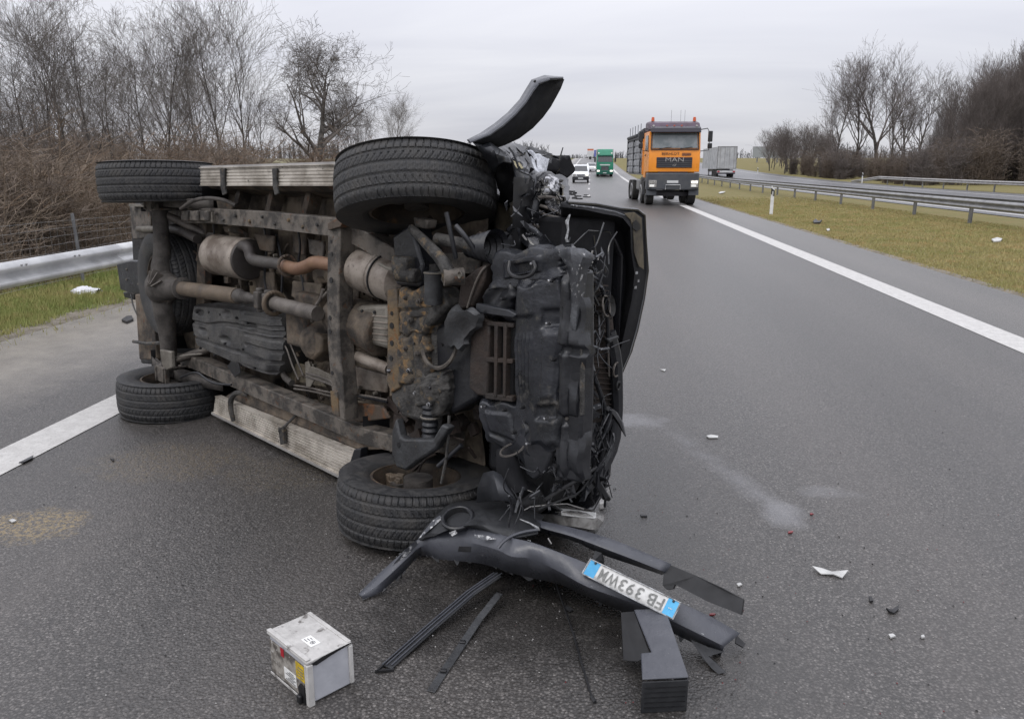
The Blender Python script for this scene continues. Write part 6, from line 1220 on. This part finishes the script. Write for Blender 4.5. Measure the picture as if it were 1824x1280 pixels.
# ---------------------------------------------------------------- battery
A, Bq, Cq = Vector(G(553, 1258)), Vector(G(629, 1214)), Vector(G(487, 1198))
ex_ = (Bq - A); ey_ = (Cq - A); hz = .165
BT = empty('battery', A, 'silver grey car battery with yellow and red labels standing on the asphalt', 'battery')
x_ = Vector((.66, .75, 0)).normalized(); y_ = Vector((-.79, .613, 0)).normalized(); lx, ly = .158, .245
MX = Matrix([[x_.x, y_.x, 0, A.x], [x_.y, y_.y, 0, A.y], [0, 0, 1, 0], [0, 0, 0, 1]])
def bp(name, m, fn, parent=None, bev=0):
    b = MB(MX); fn(b); return b.build(name, m, parent or BT, bev=bev)
cs = bp('case', 'battery_side', lambda b: b.bx(.004, lx, .004, ly, .004, hz - .012), bev=.006)
bp('dirty_side', 'battery_dirty', lambda b: b.bx(-.0, .0035, .03, ly - .006, .012, hz - .03), cs, .001)
lid = bp('lid', 'battery_case', lambda b: b.bx(-.004, lx + .003, -.003, ly + .002, hz - .0118, hz), bev=.004)
bp('lid_rim', 'battery_case', lambda b: (b.bx(-.004, .012, .0, ly, hz + .0005, hz + .006), b.bx(lx - .012, lx + .002, .0, ly, hz + .0005, hz + .003)), lid, .003)
bp('lid_crack', 'black_deep', lambda b: b.prism([(.004, -.0045, hz - .014), (.05, -.0045, hz - .004), (.12, -.0045, hz - .001), (lx, -.0045, hz - .001), (lx, -.0045, hz - .004), (.08, -.0045, hz - .014), (.03, -.0045, hz - .024)], (0, .001, 0)), lid)
bp('corner_post', 'battery_case', lambda b: b.bx(-.006, .016, -.006, .014, -.0, hz - .013), cs, .003)
bp('corner_post', 'battery_case', lambda b: b.bx(lx - .01, lx + .005, -.004, .01, .01, hz - .013), cs, .003)
bp('bottom_rim', 'battery_case', lambda b: b.bx(-.003, .001, .0, ly, .0, .010), cs, .002)
bp('broken_corner', 'black_deep', lambda b: b.prism([(-.008, .015, .0), (-.008, .05, .005), (-.008, .055, .05), (-.008, .04, .07), (-.008, .018, .062)], (.004, 0, 0)), cs)
bp('label', 'label_yellow', lambda b: b.bx(-.0015, -.0005, .022, .072, .075, .135), cs); bp('label', 'label_red', lambda b: b.bx(-.0015, -.0005, .145, .165, .108, .140), cs)
bp('label', 'label_white', lambda b: b.bx(-.0015, -.0005, .075, .15, .03, .075), cs)
for k in range(6): bp('label_print', 'sticker_print', lambda b: b.bx(-.0025, -.0016, .08 + .01 * (k % 2), .14 - .012 * (k % 3), .034 + .0066 * k, .037 + .0066 * k), cs)
for k in range(4): bp('label_print', 'sticker_print', lambda b: b.bx(-.0025, -.0016, .028, .066 - .008 * (k % 2), .085 + .011 * k, .088 + .011 * k), cs)
st_ = bp('sticker', 'label_white', lambda b: b.bx(.05, .085, .06, .12, hz + .0005, hz + .0015), lid)
bp('sticker_print', 'sticker_print', lambda b: (b.ring((.067, .078, hz + .002), (0, 0, 1), .008, .0012, 14, 4), b.bx(.064, .07, .074, .082, hz + .0016, hz + .0024)), lid)
for k in range(3): bp('sticker_print', 'sticker_print', lambda b: b.bx(.056 + .009 * k, .059 + .009 * k, .094, .114 - .004 * k, hz + .0016, hz + .0022), lid)
bp('terminal_stub', 'black_deep', lambda b: b.bx(-.02, -.006, .03, .05, .0, .03), cs, .004)
# ---------------------------------------------------------------- bent black bracket
BK = empty('plastic_bracket', G(1180, 1266), 'bent black box shaped plastic bracket standing at the near end of the bumper', 'bracket')
f0, f1 = Vector(G(1141, 1270)), Vector(G(1223, 1266)); zt = .115
fx = (f1 - f0).normalized(); W_ = (f1 - f0).length
bkw = Vector(G(1184, 1086, .16)) - Vector(G(1223, 1176, zt)); bkw2 = Vector(G(1130, 1087, .16)) - Vector(G(1141, 1184, zt))
t0, t1 = f0 + Vector((0, 0, zt)), f1 + Vector((0, 0, zt))
Gp('front_face', 'bumper_black', lambda b: b.prism([f0, f1, t1, t0], (0, .006, 0)), BK, .003)
Gp('top_face', 'bumper_slate', lambda b: b.prism([t0 + Vector((0, 0, .006)), t1 + Vector((0, 0, .006)), Vector(G(1185, 1085, .16)), Vector(G(1129, 1087, .16)), Vector(G(1160, 1163, .122)), Vector(G(1141, 1165, .122))], (0, 0, .006)), BK, .003)  # paler material than the other faces: light on the top put into colour
Gp('side_face', 'bumper_black', lambda b: b.prism([f1 + Vector((0, .006, 0)), f1 + Vector((-.05, .30, .02)), Vector(G(1186, 1087, .158)), t1], (-.005, 0, 0)), BK, .002)
Gp('inner_face', 'black_deep', lambda b: b.prism([Vector(G(1106, 1090, .155)), Vector(G(1130, 1088, .157)), Vector(G(1158, 1164, .115)), Vector(G(1136, 1178, .07)), Vector(G(1110, 1176, .03))], (.0, .008, -.004)), BK, .002)
for k in range(5): Gp('moulded_line', 'black_deep', lambda b: b.prism([f0 + fx * .01 + Vector((0, -.0025, .02 + .018 * k)), f1 - fx * .008 + Vector((0, -.0025, .02 + .018 * k)), f1 - fx * .008 + Vector((0, -.0025, .022 + .018 * k)), f0 + fx * .01 + Vector((0, -.0025, .022 + .018 * k))], (0, .002, 0)), BK)
# ---------------------------------------------------------------- trim strips and rods
def stripth(name, label, pts, w, h, m='bumper_black', cat='trim strip'):
    o = empty(name, G(pts[0][0], pts[0][1]), label, cat)
    b = MB()
    P = [Vector(G(*p_)) for p_ in pts]
    for i in range(len(P) - 1): b.beam(P[i], P[i + 1] + (P[i + 1] - P[i]).normalized() * .004, w, h)
    q = b.build('strip', m, o, bev=.002); return o
s1 = stripth('trim_strip', 'double black trim strip sticking out under the bumper towards the battery', [(888, 1022, .10), (840, 1055, .06), (770, 1115, .02), (690, 1186, .008)], .045, .006)
for dx_ in (-.018, -.004, .014): 
    b = MB(); P = [Vector(G(*p_)) + Vector((dx_, 0, .006)) for p_ in ((888, 1022, .10), (840, 1055, .06), (770, 1115, .02), (690, 1186, .008))]; b.tube(P, .0028, 5); b.build('ridge', 'bumper_slate', s1)
b = MB(); b.beam(G(668, 1195, .006), G(702, 1192, .006), .008, .008); b.beam(G(672, 1194, .008), G(715, 1155, .014), .006, .008); b.build('end_clip', 'black_deep', s1)
stripth('trim_strip', 'flat grey trim strip lying beside the double strip', [(890, 1056, .05), (855, 1100, .02), (824, 1146, .008), (793, 1192, .006), (768, 1230, .004)], .030, .005, 'arm_grey')
for x, y in ((824, 1143), (790, 1194)): 
    b = MB(); b.box(G(x, y, .012), (.022, .016, .012)); tag(b.build('clip', 'black_deep', None, bev=.003), 'small black clip on the flat grey strip, ' + ('upper one' if y < 1160 else 'lower one'), 'clip')
o = empty('rod', G(1057, 1246), 'thin black bent rod lying on the road below the bumper', 'rod'); b = MB(); b.tube([G(*p_) for p_ in ((990, 1038, .06), (1004, 1078, .015), (1022, 1130, .01), (1036, 1180, .006), (1054, 1240, .005))], .0042, 6); b.tube([G(1054, 1240, .006), G(1060, 1250, .004)], .007, 6); b.build('shaft', 'black_deep', o)
b = MB(); b.beam(G(1008, 1080, .008), G(1018, 1087, .008), .020, .005); b.build('tab', 'arm_grey', o)
# broken headlamp under the bumper
HL = empty('headlamp', G(1020, 930), 'broken greyish headlamp lying behind the bumper', 'headlamp')
Gp('housing', 'headlamp', lambda b: b.grid(rails([[(948, 906, .06), (985, 900, .12), (1030, 904, .14), (1066, 912, .12), (1076, 920, .08)], [(955, 918, .10), (990, 912, .17), (1032, 916, .18), (1062, 922, .15), (1074, 930, .10)], [(975, 934, .08), (1000, 934, .12), (1032, 938, .12), (1056, 942, .10), (1066, 940, .06)], [(985, 940, .02), (1005, 944, .03), (1035, 948, .03), (1055, 950, .02), (1064, 946, .01)]])), HL, thick=.006)
Gp('lens', 'glass_dark', lambda b: b.grid(rails([[(955, 902, .09), (975, 904, .14), (996, 908, .16)], [(960, 914, .11), (980, 914, .165), (998, 916, .18)]])), HL, thick=.004)
Gp('bright_bar', 'label_white', lambda b: b.prism([G(*q) for q in ((998, 906, .165), (1062, 914, .15), (1060, 924, .155), (1000, 918, .18))], (0, -.002, .006)), HL, .002)
# ---------------------------------------------------------------- loose pieces on road and grass
def shard(name, label, cat, m, pts, h=.006, z=.003, group=None, lift=None):
    P = [Vector(G(x, y)) for x, y in pts]; c = sum(P, Vector()) / len(P); V = [p_ + Vector((0, 0, z)) for p_ in P]
    if lift:
        for i, l in enumerate(lift): V[i].z += l
    b = MB(); b.prism(V, (0, 0, h)); return tag(b.build(name, m, None, smooth=False), label, cat, group)
shard('plastic_shard', 'long white plastic shard on the road right of the bumper', 'shard', 'white_shard', [(1446, 1014), (1462, 1015), (1482, 1020), (1510, 1023), (1500, 1031), (1484, 1026), (1462, 1024)], .004, .004, lift=[.01, .004, 0, .015, 0, .004, 0])
shard('plastic_shard', 'black angular fragment below the long white shard', 'shard', 'black_deep', [(1578, 1086), (1588, 1089), (1601, 1080), (1600, 1088), (1592, 1095), (1584, 1092)], .008, .003)
shard('plastic_shard', 'tiny black chip left of the angular fragment', 'shard', 'black_deep', [(1547, 1066), (1552, 1065), (1555, 1073), (1549, 1074)], .008)
shard('plastic_shard', 'small white pebble like chip below the black fragment', 'shard', 'white_shard', [(1582, 1132), (1590, 1131), (1595, 1135), (1586, 1138)], .006)
shard('plastic_shard', 'small white round chip right of the pebble like chip', 'shard', 'white_shard', [(1640, 1134), (1645, 1133), (1647, 1137), (1641, 1138)], .006)
shard('plastic_shard', 'narrow white splinter on the road above the pale scrape', 'shard', 'white_shard', [(1258, 778), (1266, 776), (1279, 778), (1279, 781), (1262, 781)], .006, .004)
shard('plastic_shard', 'small white chip at mid distance right of the bonnet', 'shard', 'white_shard', [(1176, 659), (1186, 659), (1184, 662)], .006)
shard('plastic_shard', 'red lamp chip on the road near the end of the pale scrape', 'shard', 'red_shard', [(1403, 949), (1408, 947), (1413, 948), (1411, 950), (1404, 951)], .005)
shard('plastic_shard', 'second red lamp chip further right of the pale scrape', 'shard', 'red_shard', [(1442, 916), (1446, 915), (1449, 917), (1444, 918)], .005)
shard('plastic_shard', 'dark red fragment in the shade of the bumper end', 'shard', 'red_shard', [(1263, 1095), (1268, 1094), (1275, 1095), (1272, 1097), (1264, 1097)], .005)
shard('plastic_shard', 'white chip just beyond the upper bumper bar end', 'shard', 'white_shard', [(1312, 1042), (1318, 1040), (1322, 1043), (1315, 1046)], .006)
shard('plastic_shard', 'small black strip on the road right of the headlamp', 'shard', 'black_deep', [(1140, 918), (1152, 918), (1153, 921), (1142, 921)], .005)
shard('plastic_shard', 'bright white chip on the road beyond the headlamp', 'shard', 'label_white', [(1068, 865), (1074, 860), (1081, 864), (1076, 870)], .02)
shard('plastic_shard', 'pinkish white torn piece beside the headlamp', 'shard', 'headlamp', [(1068, 900), (1076, 896), (1086, 886), (1084, 894), (1076, 906), (1068, 908)], .03, lift=[0, 0, .04, .02, 0, 0])
shard('plastic_shard', 'black sliver lying on the white shoulder line', 'shard', 'black_plastic', [(34, 827), (40, 824), (60, 814), (58, 819), (44, 826)], .006, .008)
shard('plastic_shard', 'dark fragment on the shoulder behind the wreck', 'shard', 'black_deep', [(217, 573), (226, 567), (235, 566), (238, 572), (226, 577)], .03, .0)
shard('plastic_shard', 'small pale chip on the sandy spill at the left', 'shard', 'white_shard', [(16, 928), (24, 926), (30, 929), (22, 932)], .006)
shard('plastic_shard', 'flat dark sliver near the lower rear wheel', 'shard', 'black_deep', [(196, 818), (204, 819), (202, 823)], .006)
shard('plastic_shard', 'black piece of debris on the median grass', 'shard', 'black_deep', [(1448, 397), (1452, 395), (1458, 397), (1464, 396), (1460, 399), (1450, 400)], .06, lift=[0, .04, 0, .03, 0, 0])
shard('plastic_shard', 'white flat piece of debris on the median grass at the right edge', 'shard', 'white_shard', [(1766, 428), (1776, 425), (1785, 427), (1782, 431), (1770, 432)], .03)
shard('plastic_shard', 'tiny white chip on the median grass left of the guardrail post', 'shard', 'white_shard', [(1472, 409), (1477, 408), (1478, 411), (1474, 412)], .02)
shard('plastic_shard', 'curved pale scrap on the grass beside the orange truck', 'shard', 'white_shard', [(1280, 344), (1284, 343), (1292, 343), (1288, 344.5), (1282, 345)], .03, lift=[0, .04, .05, .02, 0])
o = MB(); q_ = random.Random(3)
for (x0, y0, r_, n_, z_) in ((1018, 345, 6, 9, .1), (1045, 349, 3, 3, .05), (1028, 352, 5, 6, .06)):
    for _ in range(n_):
        c = Vector(G(x0 + q_.uniform(-r_, r_), y0 + q_.uniform(-3, 3))); o.box(c + Vector((0, 0, z_ / 2)), (q_.uniform(.1, .35), q_.uniform(.1, .3), z_), Matrix.Rotation(q_.random() * 3, 3, 'Z'))
tag(o.build('debris_heap', 'black_deep', None), 'low heap of dark broken parts on the road before the white van', 'debris', kind='stuff')
# white bag on the left verge
c = Vector(G(150, 522)); b = MB(); rows = []
for i in range(13):
    s = i / 12; r_ = []
    for j in range(15):
        a = j / 14 * math.pi; w_ = .10 * math.sin(min(1, s * 1.25 + .02) * math.pi * .8) + .012 * math.sin(j * 2.3 + i * 1.9); r_.append((c.x - .22 + .44 * s, c.y + math.cos(a) * w_ * 1.3, max(-.02, math.sin(a) * w_ * (.85 + .2 * s))))
    rows.append(r_)
b.grid(rows); tag(b.build('plastic_bag', 'bag_white', None, ang=1), 'crumpled white plastic bag lying on the left grass verge', 'bag')
# fine glass crumbs and chippings, too many to count
def crumbs(name, n, m, cxy, sd, smin, smax, label):
    r_ = random.Random(sd); b = MB()
    for _ in range(n):
        cx_, cy_, sx_, sy_ = cxy[r_.randrange(len(cxy))]; x, y = r_.gauss(cx_, sx_), r_.gauss(cy_, sy_)
        if y < 1.7: continue
        s = r_.uniform(smin, smax) ; a = r_.random() * 6.28; k = Vector((x, y, .002)); p_ = [k + Vector((math.cos(a + t_) * s, math.sin(a + t_) * s, 0)) for t_ in (0, 2.0, 4.3)]
        b.add(p_ + [k + Vector((0, 0, s * .8))], [(0, 1, 3), (1, 2, 3), (2, 0, 3)])
    o = mesh_obj(name, b.v, b.f, m, smooth=False); return tag(o, label, 'debris', kind='stuff')
crumbs('glass_crumbs', 1100, 'galv_bright', [(-.2, 2.3, 1.0, .4), (.8, 2.6, .8, .5), (.4, 4.0, .9, .9), (-1.8, 3.6, .9, .6), (1.6, 5.5, 1.6, 2)], 8, .0015, .0042, 'bright glass crumbs scattered on the asphalt')
crumbs('red_crumbs', 90, 'red_shard', [(1.0, 2.3, .5, .3), (.1, 2.0, .4, .2), (.9, 3.0, .5, .5)], 9, .0015, .004, 'tiny red lens crumbs scattered on the asphalt')
crumbs('dark_crumbs', 260, 'black_deep', [(.3, 2.6, 1.2, .6), (1.2, 4.5, 1.4, 1.6), (-1.6, 4.0, .8, .8)], 10, .002, .006, 'small dark plastic crumbs scattered on the asphalt')
